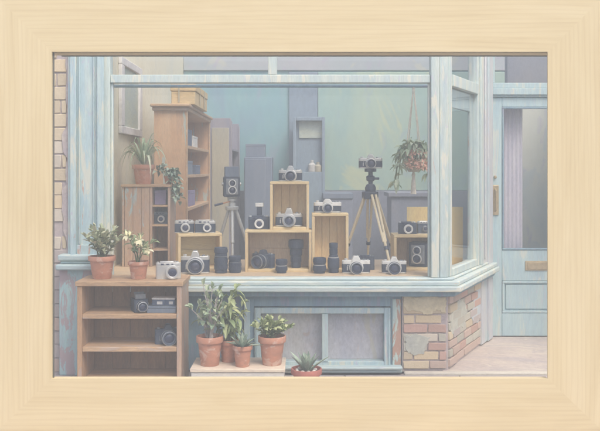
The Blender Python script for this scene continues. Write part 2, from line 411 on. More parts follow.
MB().box(px(277, 0) + .001, 1.039, .006, .010, ZT1 + .002, ZH - .002).build('pane', 'glass', win)
fas = MB().box(-1.90, 1.20, -.10, .10, 3.001, 3.22).box(-1.95, 1.25, -.2, .12, 3.221, 3.30)
fas.build('fascia', 'blue_h', shop, .008)
# ---- splayed side window, in its own frame: x along the glass, -y outward
ang = math.atan2(1.3, .65)
S = Matrix.Translation((1.182, 0.005, 0)) @ Matrix.Rotation(ang, 4, 'Z')
LS = math.hypot(1.3, .65)
sw = MB(S)
sw.box(.0, .06, -.02, .06, ZS + .001, 3.0).box(.85, .905, -.03, .06, ZS + .001, 3.0).box(.91, 1.0, -.045, .06, ZS + .001, 3.0)
sw.box(.061, .849, -.035, .05, ZT0 - .02, ZT1 + .01).box(.061, .849, -.03, .05, ZH, ZH + .12)
sw.box(.061, .849, -.028, .05, ZS + .001, ZS + .06)
sw = sw.build('side_window', 'mint', shop, .005)
MB(S).box(.062, .848, .008, .012, ZS + .062, ZT0 - .022).build('pane', 'glass', sw)
MB(S).box(.062, .848, .008, .012, ZT1 + .012, ZH - .002).build('pane', 'glass', sw)
MB(S).box(.062, .77, .014, .045, 2.13, ZT0 - .022).box(.771, .848, .014, .045, ZS + .062, ZT0 - .022).build('sash', 'blue_v', sw, .005)
jm = MB(S).box(1.004, 1.20, -.03, .10, .022, 3.0).box(1.204, LS - .09, -.045, .10, .022, 3.0).box(1.08, 1.12, -.044, -.0301, .8, 3.0)
jm.build('jamb_pilaster', 'lilac_white', sw, .008)
# ---- sill that wraps the corner
def offs(d):   # front line then splay line, pushed out by d
    u = Vector((math.cos(ang), math.sin(ang))); n = Vector((u.y, -u.x))
    p0 = Vector((1.182, 0.0)); 
    # intersection of y=-d and p0 + n*d + u*t
    t = (-d - (p0 + n * d).y) / u.y
    c = p0 + n * d + u * t
    e = p0 + n * d * .75 + u * (LS - .05)
    return c, e
def sill_prism(mb, d, z0, z1, x0=-1.50):
    c, e = offs(d)
    mb.prism([(x0, -d), (c.x, c.y), (e.x, e.y), (e.x - .25, e.y + .1), (1.10, .10), (x0, .10)], z0, z1)
sl = MB(); sill_prism(sl, .13, .655, .7); sill_prism(sl, .105, .701, .737, -1.49); sill_prism(sl, .05, .738, .759, -1.48)
sl.build('window_sill', 'mint_h', shop, .010, seg=3)
sl2 = MB(); sill_prism(sl2, .07, .612, .654, -1.49); sl2.build('sill_moulding', 'blue_deep', shop, .008)
# ---- below the sill
ap = MB()
ap.box(-1.55, px(243, .03), .05, .12, 0, .611)
ap.box(px(243, 0) + .002, px(254, 0), .02, .12, 0, .611).box(px(254, 0), px(391, 0), .02, .12, pz(307, 0), .6105).box(px(391, 0), px(402, 0), .02, .12, .0, .611)
ap.box(px(254, 0), px(391, 0), .02, .12, .0, pz(370, 0))
ap = ap.build('stall_riser', 'blue_deep', shop, .004)
MB().box(px(392.5, 0), px(401, 0), .006, .0199, .02, .58).build('cover_strip', 'blue_rust', ap, .003)
MB().box(px(244, 0), px(250, 0), .006, .0199, .1, .58).build('cover_strip', 'blue_v', ap, .003)
bw = MB()
x0, x1, z0, z1 = px(254.5, 0), px(390.5, 0), pz(366, 0), pz(308, 0)
bw.box(x0, x0 + .05, -.005, .1, z0, z1).box(x1 - .05, x1, -.005, .1, z0, z1).box(x0 + .051, x1 - .051, -.005, .1, z1 - .045, z1).box(x0 + .051, x1 - .051, -.005, .1, z0, z0 + .035)
bw.box(px(322, 0), px(328, 0), -.012, .1, z0 + .036, z1 - .046)
bw.box(x0 + .012, x0 + .02, -.012, -.0051, z0, z1).box(x1 - .02, x1 - .012, -.012, -.0051, z0, z1)
bw = bw.build('basement_window', 'blue_v', shop, .005)
MB().box(x0 + .052, px(322, 0) - .001, .035, .039, z0 + .037, z1 - .047).build('pane', 'glass', bw)
MB().box(px(328, 0) + .001, x1 - .052, .035, .039, z0 + .037, z1 - .047).build('pane', 'glass', bw)
MB().box(x0 + .052, x1 - .052, .085, .095, z0 + .037, z1 - .047).build('blind', 'blind', bw)
MB().box(px(250, 0), px(402, 0) - .004, -.05, .018, .002, pz(368, 0)).box(px(250, 0), px(402, 0) - .004, -.075, .018, pz(368, 0) + .001, pz(365, 0)).build('lower_sill', 'blue_h', bw, .008)
# ---- brick pier and splayed brick base
pier = MB().prism([(px(402, 0), .0), (1.178, .0), (1.178 + .64, 1.28), (px(402, 0), .3)], 0, .6115).build('pier', 'mortar', shop, .004)
pk = {0: 'cpp', 1: 'gg', 2: 'cw', 3: 'rg', 4: 'yyy', 5: 'cc', 6: 'cyc'}
def pick_pier(r, k, x):
    if r in (0, 1, 2) and x > 1.05: return random.choice('rrp')
    return {0: 'ccp', 1: 'cyg', 2: 'ggw', 3: 'gwg', 4: 'rrg', 5: 'yyc', 6: 'ycy', 7: 'ccy'}[min(r, 7)][min(k, 2)]
bp = MB(); bricks(bp, 8, px(402, 0) + .005, 1.172, .02, .605, 0, .20, 'c', pick_pier, .012)
bp.build('brickwork', 'brick', pier, .003, seg=1)
bp = MB(S); bricks(bp, 8, .01, LS - .10, .03, .605, -.005, .22, 'rgpl', lambda r, k, x: random.choice('rrppg' if r in (0, 1, 2) else ('ggllc' if r in (3, 4) else 'rpgcg')), .012)
bp.build('brickwork', 'brick', pier, .003, seg=1)
# remnants of plaster still holding on the pier: ragged thin skins
def ragged(pts, amp=.012, n=7):
    out = []
    for i, p in enumerate(pts):
        q = pts[(i + 1) % len(pts)]
        d = Vector((q[0] - p[0], q[1] - p[1])); nn = Vector((-d.y, d.x)).normalized()
        drift = 0
        for k in range(n):
            t = k / n
            drift = drift * .5 + random.uniform(-amp, amp)
            o_ = nn * drift * (0 if k == 0 else 1)
            out.append((p[0] + d.x * t + o_.x, p[1] + d.y * t + o_.y))
    return out
xa, xb = px(403, 0), 1.165
MB().prism(ragged([(xa, .605), (xa + .02, .50), (xa + .13, .485), (xa + .2, .46), (xa + .26, .50), (xb, .475), (xb, .604)]), -.015, 0.0, 'xz').build('plaster_patch', 'plaster', pier, .003, seg=1)
MB().prism(ragged([(xa + .01, .29), (xa + .03, .17), (xa + .09, .13), (xa + .17, .15), (xa + .19, .22), (xa + .23, .28), (xa + .12, .30)], .010), -.014, 0.0, 'xz').build('plaster_patch', 'plaster_grey', pier, .003, seg=1)
MB(S).prism(ragged([(.05, .32), (.2, .25), (.4, .28), (.55, .38), (.5, .5), (.25, .52), (.1, .46)], .02), -.016, 0.0, 'xz').build('plaster_patch', 'plaster_grey', pier, .003, seg=1)
MB(S).prism(ragged([(.7, .32), (.85, .25), (1.1, .3), (1.2, .45), (1.05, .58), (.8, .52)], .02), -.016, 0.0, 'xz').build('plaster_patch', 'lilac_white', pier, .003, seg=1)
# ---- porch and door
YD = 1.3
struct_por = MB().prism([(1.13, -.03), (3.45, -.03), (2.9, YD + .1), (1.84, YD + .1)], -.1, .012).build('porch_floor', 'porch', shop, .004)
MB().box(px(403, 0), 3.5, -.098, -.034, -.1, .016).build('doorstep_edge', 'edge', shop, .008)
DX = lambda x: px(x, YD)
dr = MB()
Zg0, Zg1 = pz(250, YD), pz(107, YD)
dr.box(1.845, DX(502), YD, YD + .05, .02, 2.315).box(2.60, 2.70, YD, YD + .05, .02, 2.315)
dr.box(DX(502), 2.60, YD, YD + .05, Zg1, 2.315).box(DX(502), 2.60, YD, YD + .05, pz(281, YD), Zg0).box(DX(502), 2.60, YD, YD + .05, .02, pz(313, YD)).box(DX(502), 2.60, YD + .018, YD + .045, pz(313, YD), pz(281, YD))
dr = dr.build('door', 'door', shop, .006)
fr = MB()
for a, b, c, d in ((DX(502) + .002, 2.598, pz(313, YD) + .002, pz(281, YD) - .002),):
    w = .02
    fr.box(a, b, YD - .006, YD + .0175, c, c + w).box(a, b, YD - .006, YD + .0175, d - w, d).box(a, a + w, YD - .006, YD + .0175, c + w + .001, d - w - .001).box(b - w, b, YD - .006, YD + .0175, c + w + .001, d - w - .001)
fr.box(DX(506), 2.57, YD + .005, YD + .0175, pz(309, YD), pz(285, YD))
fr.build('panel', 'door', dr, .004)
gb = MB(); a, b, c, d, w = DX(502) + .002, 2.598, Zg0 + .002, Zg1 - .002, .014
gb.box(a, b, YD - .008, YD + .03, c, c + w).box(a, b, YD - .008, YD + .03, d - w, d).box(a, a + w, YD - .008, YD + .03, c + w + .001, d - w - .001).box(b - w, b, YD - .008, YD + .03, c + w + .001, d - w - .001)
gb.build('glazing_bead', 'blue_deep', dr, .003)
MB().box(a + w + .001, b - w - .001, YD + .02, YD + .024, c + w + .001, d - w - .001).build('pane', 'glass', dr)
hp = MB().box(DX(491.5), DX(498.5), YD - .012, YD - .001, pz(215, YD), pz(185, YD)).build('handle', 'brass', dr, .004)
MB().tube([(DX(495), YD - .012, pz(211, YD)), (DX(495), YD - .045, pz(209, YD)), (DX(495), YD - .05, pz(200, YD)), (DX(495), YD - .045, pz(191, YD)), (DX(495), YD - .012, pz(189, YD))], .009, 8).build('grip', 'brass', hp)
MB().lathe([(.0, 0), (.014, 0), (.016, .01), (.012, .018), (0, .02)], (DX(495), YD - .001, pz(177, YD)), '-y', 14, False).build('lock', 'brass', dr)
ls = MB().box(DX(525), 2.42, YD - .010, YD - .001, pz(270.5, YD), pz(261, YD)).build('letter_slot', 'brass', dr, .003)
MB().box(DX(527), 2.40, YD - .016, YD - .0105, pz(269, YD), pz(262.5, YD)).build('flap', 'brass', ls, .003)
df = MB()
df.box(1.80, 1.842, YD - .03, YD + .09, .013, 3.0).box(2.703, 2.76, YD - .03, YD + .09, .013, 3.0)
df.box(1.843, 2.702, YD - .02, YD + .08, 2.318, 2.335).box(1.843, 2.702, YD - .035, YD + .08, 2.336, 2.40).box(1.843, 2.702, YD - .02, YD + .08, 2.401, pz(83, YD))
df.box(1.843, 2.702, YD - .03, YD + .08, 2.86, 3.0).box(1.843, 1.87, YD - .015, YD + .06, pz(83, YD) + .001, 2.859)
df = df.build('door_frame', 'blue_v', shop, .005)
MB().box(1.871, 2.701, YD + .02, YD + .024, pz(83, YD) + .002, 2.858).build('pane', 'glass', df)
MB().box(2.762, 3.5, YD - .02, YD + .2, -.02, 3.7).box(3.25, 4.6, 0, .25, -.02, 3.7).box(3.25, 3.4, .251, YD - .021, -.02, 3.7).build('far_wall', 'plaster', shop, .004)
MB().box(1.80, 2.761, YD, YD + .15, 3.002, 3.7).build('door_head_wall', 'plaster', shop)
# ---- inside
XW = -1.65
bx('floor', 'floor', shop, (XW - .1, 3.4, .13, 5.2, -.015, .0), 0)
MB().box(XW - .12, XW, .13, 5.2, .001, 3.2).build('interior_wall', 'wall_cream', shop)
bk = MB().box(XW + .001, 3.3, 5.0, 5.15, .001, 3.02).build('interior_wall', 'wall_blue', shop)
MB().box(XW + .001, 3.3, 4.97, 5.15, 3.021, 3.4).build('frieze', 'wall_lilac', bk, .01)
MB().box(px(318, 4.95), 3.3, 4.955, 4.996, 1.33, 3.0).build('backdrop', 'wall_green', bk, .006)
MB().box(px(289, 4.95), px(317.5, 4.95), 4.96, 4.996, 1.33, 3.0).build('backdrop', 'slate_teal', bk, .006)
MB().box(XW + .2, 3.3, 4.90, 4.996, .001, 1.325).build('wainscot', 'wall_mauve', bk, .006)
MB().box(3.301, 3.4, YD + .21, 5.2, .001, 3.2).build('interior_wall', 'wall_blue', shop)
hp_ = MB().box(2.42, 3.29, 3.0, 3.1, .001, 2.5).build('hall_partition', 'hall', shop)
MB().box(2.42, 3.29, 2.98, 3.1, 2.501, 3.4).build('header', 'wall_mauve', hp_, .004)
dk = MB().prism([(XW + .002, .13), (-1.5, .13), (-1.5, .055), (1.10, .055), (1.24, .08), (1.80, 1.25), (XW + .002, 1.25)], .725, .762)
dk.build('display_deck', 'deck', shop, .004)
MB().box(XW + .002, 1.78, 1.2, 1.24, .001, .724).build('deck_support', 'floor', shop)
MB().tube([(XW, .55, 2.345), (1.32, .55, 2.345)], .014, 10).build('hanging_rail', 'blue_deep', shop)
ct = MB()
n = 40; pts = [(1.90 + .28 * i / n, YD + .16 + .005 * math.sin(i * 1.1)) for i in range(n + 1)]
ct.prism(pts + [(p[0], p[1] + .008) for p in reversed(pts)], .6, 2.3)
ct.build('reflection_sheet', 'reflection_sheet', shop, ang=60)  # pleated sheet added in place of pale reflection streaks on the door glass

# ================================================================= picture frame standing on the pavement
D0 = 5.012; YF = CY + D0; k = D0 / F
xl, xr = (51.7 - 300) * k, (547.7 - 300) * k
zt, zb = CZ - (51.7 - 170) * k, CZ - (378.7 - 170) * k
XL, XR, ZT, ZB = -1.872, 1.872, 2.685, .001
fr = thing('picture_frame', 'wide pale maple picture frame, mitred, standing round the whole shopfront view', 'picture frame', (0, YF, 0))
def rail(p, t, loc, rot, under=None, back=None):
    """p: outer a, outer b, inner b, inner a in the rail's own (length, height) plane"""
    mb = MB()
    if under:                               # rebated inner edge
        mb.prism(p, 0, .010, 'xz')
        mb.prism([p[0], p[1], (p[2][0] + .04, p[2][1] - .04), (p[3][0] - .04, p[3][1] - .04)], .0102, t, 'xz')
    else: mb.prism(p, 0, t, 'xz')
    if back: mb.box(*back)
    o = mb.build('rail', 'maple', fr)
    o.location = loc; o.rotation_euler = (0, rot, 0)
rail([(XL, .0), (XR, .0), (xr, zt - ZT), (xl, zt - ZT)], .02, (0, 0, ZT), 0, None, (xl - .12, xr + .12, .0503, .16, zt - ZT, -.03))
rail([(XL, 0), (XR, 0), (xr, zb - ZB), (xl, zb - ZB)], .05, (0, 0, ZB), 0)
for nm, d in (('shade_strip', (xl + .012, xr + .05, .161, .18, zt - .005, zt + .05)), ('shade_strip', (xl - .05, xl + .007, .021, .035, zb - .05, zt - .0))):  # added dark strips standing in for the frame's inner shadow, top and left
    bx(nm, 'shade_strip', fr, d, .002)
# uprights are built lying down and turned, so that their grain runs upward: local x -> -z... (rotation about y by -90: x -> z, z -> -x)
rail([(ZB, -XL), (ZT, -XL), (zt, -xl), (zb, -xl)], .02, (0, 0, 0), -PI / 2)
rail([(ZB, -XR), (ZT, -XR), (zt, -xr), (zb, -xr)], .05, (0, 0, 0), -PI / 2, (zt, zb, -xr))

# ================================================================= crates and furniture
def crate(label, X0, X1, Y, z, h, dp, t=.022, back='crate_back', rz=0, planks=3, vertical=True, out='crate', name='wooden_crate', group='wooden crates in the window'):
    w = X1 - X0
    o = thing(name, label, 'crate', ((X0 + X1) / 2, Y, z), rz, group)
    a = w / 2
    bx('bottom_panel', out, o, (-a + t + .001, a - t - .001, 0, dp, 0, t), .003)
    bx('top_panel', out, o, (-a, a, 0, dp, h - t, h), .003)
    bx('side_panel', 'crate_v', o, (-a, -a + t, 0, dp, 0, h - t - .001), .003)
    bx('side_panel', 'crate_v', o, (a - t, a, 0, dp, 0, h - t - .001), .003)
    b = MB(); iw = w - 2 * t - .002; ih = h - 2 * t - .002
    for i in range(planks):
        if vertical:
            x = -iw / 2 + i * iw / planks
            b.box(x + .0015, x + iw / planks - .0015, dp - .016 - random.uniform(0, .003), dp - .002, t + .001, t + ih)
        else:
            zz = t + .001 + i * ih / planks
            b.box(-iw / 2, iw / 2, dp - .016 - random.uniform(0, .003), dp - .002, zz + .0015, zz + ih / planks - .0015)
    b.box(-iw / 2, iw / 2, dp - .0015, dp - .0005, t + .001, t + ih)
    b.build('back_panel', back, o, .002, seg=1)
    return o
ZD = .762
yM = yat(273, ZD)
YM = .30
hM = pz(230, YM) - ZD
crate('wide low pine crate under the taller crate, holding a turned camera and two lenses', px(245, YM), px(311.5, YM), YM, ZD, hM, .26, back='crate_back_pink', planks=2, vertical=False)
ZM = ZD + hM
YT = YM + .02
hT = pz(181.5, YT) - ZM
crate('upright pine crate stacked on the wide low crate, topmost in the window', px(270, YT), px(309, YT), YT, ZM, hT, .22, planks=4)
ZTt = ZM + hT
YR = .32
hR = pz(213.5, YR) - ZD
crate('tall narrow pine crate right of the stacked crates, two lenses before it', px(312, YR), px(348.5, YR), YR, ZD, hR, .20, planks=4)
ZR = ZD + hR
YL = .36
hL = pz(234, YL) - ZD
oL = crate('yellowish pine crate turned to show its left side, two cameras on top', px(178, YL), px(222, YL), YL + .02, ZD, hL, .27, back='crate_back_pale', rz=R(13), planks=2, vertical=False)
ZL = ZD + hL
YRR = .40
hRR = pz(235, YRR) - ZD
crate('pine crate against the right corner post, holding a twin lens camera', px(394, YRR), px(443, YRR), YRR, ZD, hRR, .27, back='crate_back_pink', planks=3)
ZRR = ZD + hRR
pb = MB().box(0, px(463, .86) - px(407, .86), 0, .02, 0, pz(207, .86) - ZD).build('plywood_board', 'ply', None, .003)
pb.location = (px(407, .86), .86, ZD)
tag(pb, 'plain yellow plywood board standing behind the right corner post', 'board')

# tall cabinet along the left wall, open towards the room
def long_cabinet(label, x_out, x_in, y0, y1, ztop, shelves, mats, top=True, name='tall_cabinet', z_floor=.001):
    o = thing(name, label, 'cabinet', (x_out, y0, z_floor))
    w = x_in - x_out; L = y1 - y0; H_ = ztop - z_floor; t = .035
    bx('end_panel', mats[0], o, (0, w, 0, t, 0, H_), .004)
    bx('end_panel', mats[0], o, (0, w, L - t, L, 0, H_), .004)
    bx('back_panel', mats[1], o, (0, .02, t + .001, L - t - .001, .0, H_), .003)
    for s in shelves:
        bx('shelf', mats[2], o, (.021, w - .004, t + .001, L - t - .001, s - z_floor, s - z_floor + .03), .003)
    if top:
        MB().box(-.03, w + .04, -.05, L + .03, H_ + .001, H_ + .03).box(-.015, w + .02, -.025, L + .015, H_ - .035, H_).build('cornice', mats[2], o, .008) if True else None
    bx('stile', mats[2], o, (w - .002, w + .012, -.004, .05, 0, H_ - .036), .003)
    bx('stile', mats[2], o, (w - .002, w + .012, L - .05, L, 0, H_ - .036), .003)
    return o
YC = 1.28
xi = px(186, YC)
zc = pz(107, YC)
yc1 = YC + 2.0
shz = [pz(148, YC), pz(178, YC), pz(212, YC), .5]
long_cabinet('tall orange brown cabinet with flaking end panel and shelves open to the right', px(154, YC), xi, YC, yc1, zc, shz, ('cabinet', 'cabinet_in', 'oak_h'))
ZCT = zc + .03
wb = thing('straw_box', 'straw coloured lidded box lying on top of the tall cabinet', 'box', (px(172, YC + .15), YC + .1, ZCT + .002))
bw_ = px(196, YC + .1) - px(172, YC + .1)
bx('body', 'wicker', wb, (0, bw_, 0, 1.0, 0, .13), .006)
bx('lid', 'wicker', wb, (-.008, bw_ + .008, -.008, 1.008, .131, .20), .006)
for d in ((bw_ * .3, bw_ * .36, -.013, -.0081, .02, .19), (bw_ + .0081, bw_ + .013, .3, .33, .01, .2), (bw_ + .0081, bw_ + .013, .68, .71, .01, .2)): bx('strap', 'khaki', wb, d, .001)
def carton(label, X, Y, z, w, d, h, mat, name='carton', rz=0, cat='box', lidmat=None, group=None):
    o = thing(name, label, cat, (X, Y, z), rz, group)
    bx('body', mat, o, (-w / 2, w / 2, 0, d, 0, h * .8), .003)
    bx('lid', lidmat or mat, o, (-w / 2 - .002, w / 2 + .002, -.002, d + .002, h * .8 + .0005, h), .003)
    return o
g_ = 'cartons on the shelves of the tall cabinet'
for z, y, h, m, l in ((shz[0] + .03, YC + .25, .17, 'slate_dark', 'dark blue carton at the near end of the top cabinet shelf'),
                      (shz[0] + .03, YC + .72, .12, 'pale_card', 'small pale carton beside the dark one on the top cabinet shelf'),
                      (shz[1] + .03, YC + .30, .14, 'slate', 'blue grey carton at the near end of the second cabinet shelf'),
                      (shz[1] + .03, YC + .95, .10, 'slate_dark', 'low dark carton at the far end of the second cabinet shelf'),
                      (shz[2] + .03, YC + .5, .16, 'lilac_card', 'lilac carton on the third cabinet shelf behind the cameras')):
    carton(l, xi - .13, y, z, .2, .4, h, m, group=g_)
# rear cabinet, boxes, display
YB = 3.5
rc = long_cabinet('rose coloured cabinet standing farther back behind the tall orange brown one', px(205, YB), px(231, YB), YB, YB + 1.3, pz(118, YB), [pz(150, YB), pz(172, YB)], ('cabinet_pink', 'cabinet_pink', 'cabinet_pink'), top=False, name='rear_cabinet')
MB().box(px(212, YB) - px(205, YB), px(229, YB) - px(205, YB), -.012, -.0005, .5, pz(128, YB)).build('panel', 'khaki', rc, .004)
YG = 4.2
gc = thing('grey_locker', 'blue grey locker near the back wall with a box on it', 'locker', (px(258, YG), YG, .001))
wg = px(272, YG) - px(244, YG)
bx('body', 'slate', gc, (-wg / 2, wg / 2, 0, .5, 0, pz(157, YG)), .01)
bx('door', 'slate', gc, (-wg / 2 + .012, wg * .28, -.014, -.001, .1, pz(157, YG) - .03), .004)
carton('smaller blue grey box set on the locker by the back wall', px(255, YG), YG + .05, pz(157, YG) + .002, px(265, YG) - px(246, YG), .35, pz(144, YG) - pz(157, YG), 'slate', name='storage_box')
YP = 4.45
dc = thing('display_case', 'dusky blue display case at the back holding a pale green print', 'cabinet', (px(309, YP), YP, .001))
wd = px(325, YP) - px(293, YP); hd = pz(117, YP)
MB().box(-wd / 2, wd / 2, .1, .42, 0, hd).box(-wd / 2, -wd / 2 + .04, 0, .099, 0, hd).box(wd / 2 - .04, wd / 2, 0, .099, 0, hd).box(-wd / 2 + .041, wd / 2 - .041, 0, .099, hd - .05, hd).box(-wd / 2 + .041, wd / 2 - .041, .0, .099, 0, pz(172, YP)).build('body', 'slate_teal', dc, .006)
pr = MB().box(px(299, YP) - px(309, YP), px(322, YP) - px(309, YP), .08, .098, pz(138, YP), pz(121, YP)).build('print', 'print_', dc, .003)
for x, h in ((312, .16), (318, .13)):
    o = MB().lathe([(.0, 0), (.05, 0), (.052, .01), (.05, h * .6), (.022, h * .78), (.022, h), (0, h)], (0, 0, 0), 'z', 16, False).build('bottle', 'bottle_glass' if x == 312 else 'khaki', None)
    o.location = (px(x, YP), YP + .05, pz(172, YP) + .003)
    tag(o, 'taller pale bottle on the dusky blue display case shelf' if x == 312 else 'shorter khaki bottle on the dusky blue display case shelf', 'bottle', 'bottles in the display case')
YH = 4.3
sc_ = thing('storage_chest', 'dusky lidded chest on the floor right of the dusky blue display case', 'chest', (px(338, YH), YH, .001))
wh = px(353, YH) - px(324, YH); hh = pz(193, YH)
bx('body', 'wall_mauve', sc_, (-wh / 2, wh / 2, 0, .4, 0, hh - .08), .008)
bx('lid', 'slate', sc_, (-wh / 2 - .01, wh / 2 + .01, -.015, .41, hh - .079, hh), .01)
YK = 3.9
ck = thing('shop_counter', 'low mauve counter at the back behind the wooden tripod', 'counter', (px(410, YK), YK, .001))
bx('top', 'wall_mauve', ck, (-.28, .42, -.03, .55, pz(197, YK) - .0, pz(192.5, YK)), .008)
bx('body', 'wall_mauve', ck, (-.24, .38, 0, .5, 0, pz(197, YK) - .001), .006)
# wall picture on the left wall
y0, y1 = CY + (XW) * F / (118 - 300), CY + XW * F / (139 - 300)
wp = thing('wall_picture', 'white framed pale print hanging on the cream wall behind the spider plant', 'picture', (XW + .002, y0, 1.95))
Lp = y1 - y0
MB().box(0, .035, 0, Lp, 0, .07).box(0, .035, 0, Lp, .63, .7).box(0, .035, 0, .12, .071, .629).box(0, .035, Lp - .12, Lp, .071, .629).build('frame', 'mount', wp, .006)
bx('print', 'print_', wp, (.002, .012, .121, Lp - .121, .071, .629), 0)
# low cabinet standing on the deck
YW = .66
zl = pz(184.5, YW)
lc = thing('low_cabinet', 'low weathered cabinet with a closed left door and open shelves, spider plant on top', 'cabinet', (px(122, YW), YW, ZD))
wl = px(170, YW) - px(122, YW); hl = zl - ZD; xs = px(151, YW) - px(122, YW)
bx('top', 'oak_h', lc, (-.008, wl + .008, -.012, .34, hl - .022, hl), .004)
MB().box(0, .02, 0, .33, 0, hl - .023).box(xs - .01, xs + .01, 0, .33, 0, hl - .023).box(wl - .02, wl, 0, .33, 0, hl - .023).build('side_panel', 'weather', lc, .003)
bx('back_panel', 'oak_back', lc, (.021, wl - .021, .30, .325, .0, hl - .024), 0)
dm = MB()
for i in range(3):
    a = .022 + i * (xs - .034) / 3
    dm.box(a + .001, a + (xs - .034) / 3 - .001, .0, .02, .0, hl - .024)
dm.build('door', 'weather', lc, .003)
sh_l = [pz(206, YW) - ZD, pz(225.5, YW) - ZD, pz(250, YW) - ZD]
for s in sh_l: bx('shelf', 'oak_h', lc, (xs + .011, wl - .021, .004, .30, s - .008, s + .008), .002)
carton('lilac box in the upper open shelf of the low weathered cabinet', px(159, YW), YW + .06, ZD + sh_l[0] + .009, .10, .12, .13, 'lilac_card')

# foreground bookcase
YK0 = yat(281, .794)
wk = thing('bookcase', 'worn brown open bookcase on the pavement with potted plants and a camera on top', 'bookcase', (px(77, -.5), -.5, .001))
YBk = -.5
W_ = px(181.5, YBk) - px(77, YBk); HB = pz(281.5, YBk) - .001; DB = .40
bx('top', 'oak_h', wk, (-.012, W_ + .012, -.012, DB, HB - .035, HB), .005)
bx('side_panel', 'oak', wk, (0, .036, 0, DB - .01, 0, HB - .036), .004)
bx('side_panel', 'weather', wk, (W_ - .036, W_, 0, DB - .01, 0, HB - .036), .004)
bb = MB(); n = 5
for i in range(n):
    a = .037 + i * (W_ - .074) / n
    bb.box(a + .0015, a + (W_ - .074) / n - .0015, DB - .03 - random.uniform(0, .004), DB - .012, .03, HB - .037)
bb.box(.0362, W_ - .0362, DB - .0119, DB - .0102, .03, HB - .0352)
bb.build('back_panel', 'oak_back', wk, .002, seg=1)
sk = [pz(314.5, YBk), pz(347.5, YBk), .06]
for s in sk: bx('shelf', 'oak_h', wk, (.037, W_ - .037, .004, DB - .04, s - .035, s), .004)
ZB_ = HB + .001
# plinth of whitewashed boards
YPl = -.60
pl = thing('plant_plinth', 'low whitewashed plinth on the pavement carrying four potted plants', 'plinth', (px(191, YPl), YPl, .001))
Wp = px(284, YPl) - px(191, YPl); HP = pz(369, YPl)
bx('top', 'plinth_top', pl, (-.008, Wp + .008, -.008, .36, HP - .025, HP), .005)
bx('body', 'plinth', pl, (0, Wp, 0, .35, 0, HP - .026), .005)
ZP = HP + .001

# ================================================================= cameras
def lensparts(o, W, r, L, c=(0, 0), y0=0.0, ring='chrome', barrel='black_metal', front=None):
    """a lens looking out along -y, with barrel, rings and glass"""
    x, z = c
    q = MB().lathe([(r * .98, 0), (r, .01 * W), (r, L * .35), (r * .9, L * .37), (r * .9, L * .52), (r * .97, L * .54), (r * .97, L * .93), (r * .9, L), (r * .74, L), (r * .6, L * .82)], (x, y0, z), '-y', 24).build('lens', barrel, o)
    MB().lathe([(r * 1.03, L * .12), (r * 1.05, L * .14), (r * 1.05, L * .3), (r * 1.03, L * .32), (r * .99, L * .32), (r * .99, L * .12)], (x, y0, z), '-y', 24, False).build('focus_ring', ring, q)
    MB().lathe([(r * .73, L * .86), (r * .9, L * 1.005), (r * .98, L * .99), (r * .98, L * .9)], (x, y0, z), '-y', 24, False).build('front_ring', front or ring, q)
    MB().lathe([(r * .62, L * .84), (r * .5, L * .90), (r * .25, L * .94), (.001, L * .95)], (x, y0, z), '-y', 20, False).build('glass', 'lens', q)
    return q
def bodyprism(W, dp):
    c = dp * .32
    pts = []
    for sx, sy, a0 in ((1, -1, -90), (1, 1, 0), (-1, 1, 90), (-1, -1, 180)):
        for k in range(4):
            a = R(a0 + 30 * k)
            pts.append((sx * (W / 2 - c) + c * math.cos(a), sy * (dp / 2 - c) + c * math.sin(a)))
    return pts
def slr(label, X, Y, z, W, rz=0, hb=.46, hp=.17, top='chrome', body='black', lens=.21, LL=.34, ring='chrome', barrel='black_metal', group='cameras on display', strap=False, prism=None, base='chrome'):
    o = thing('camera', label, 'camera', (X, Y, z), rz, group)
    dp = .27 * W; h = hb * W
    MB().prism(bodyprism(W, dp), .05 * W, h - .13 * W).build('body', body, o, .006 * W)
    MB().prism(bodyprism(W * .995, dp * .98), .0, .05 * W).build('base_plate', base, o, .008 * W)
    MB().prism(bodyprism(W, dp * 1.01), h - .13 * W, h).build('top_plate', top, o, .014 * W)
    p = MB()
    p.prism([(-.17 * W, h - .03 * W), (-.15 * W, h + .03 * W), (-.085 * W, h + hp * W), (.085 * W, h + hp * W), (.15 * W, h + .03 * W), (.17 * W, h - .03 * W)], -dp * .62, dp * .42, 'xz')
    p.build('prism_hump', prism or top, o, .022 * W, seg=3)
    # raised front mount
    MB().lathe([(lens * 1.16 * W, 0), (lens * 1.16 * W, .035 * W), (lens * 1.08 * W, .045 * W)], (0.0, -dp / 2 + .002, h * .47), '-y', 28).build('lens_mount', top, o)
    lensparts(o, W, lens * W, LL * W, (0, h * .47), -dp / 2 - .035 * W, ring, barrel)
    MB().lathe([(.062 * W, 0), (.062 * W, .055 * W), (.05 * W, .065 * W), (.001, .065 * W)], (-.36 * W, 0, h), 'z', 16).build('rewind_knob', ring, o)
    MB().lathe([(.055 * W, 0), (.055 * W, .045 * W), (.001, .05 * W)], (.29 * W, 0, h), 'z', 16).build('shutter_dial', 'grey', o)
    MB().lathe([(.028 * W, 0), (.022 * W, .04 * W), (.001, .04 * W)], (.42 * W, -.03 * W, h), 'z', 12).build('shutter_button', 'chrome', o)
    MB().box(-.06 * W, .06 * W, -.04 * W, .05 * W, h + hp * W + .001, h + hp * W + .018 * W).build('accessory_shoe', 'grey', o)
    MB().lathe([(.02 * W, 0), (.02 * W, .02 * W), (.001, .02 * W)], (-.3 * W, -dp / 2, h * .62), '-y', 10).box(-.335 * W, -.3 * W, -dp / 2 - .012 * W, -dp / 2 + .001, h * .25, h * .55).build('timer_lever', ring, o)
    return o
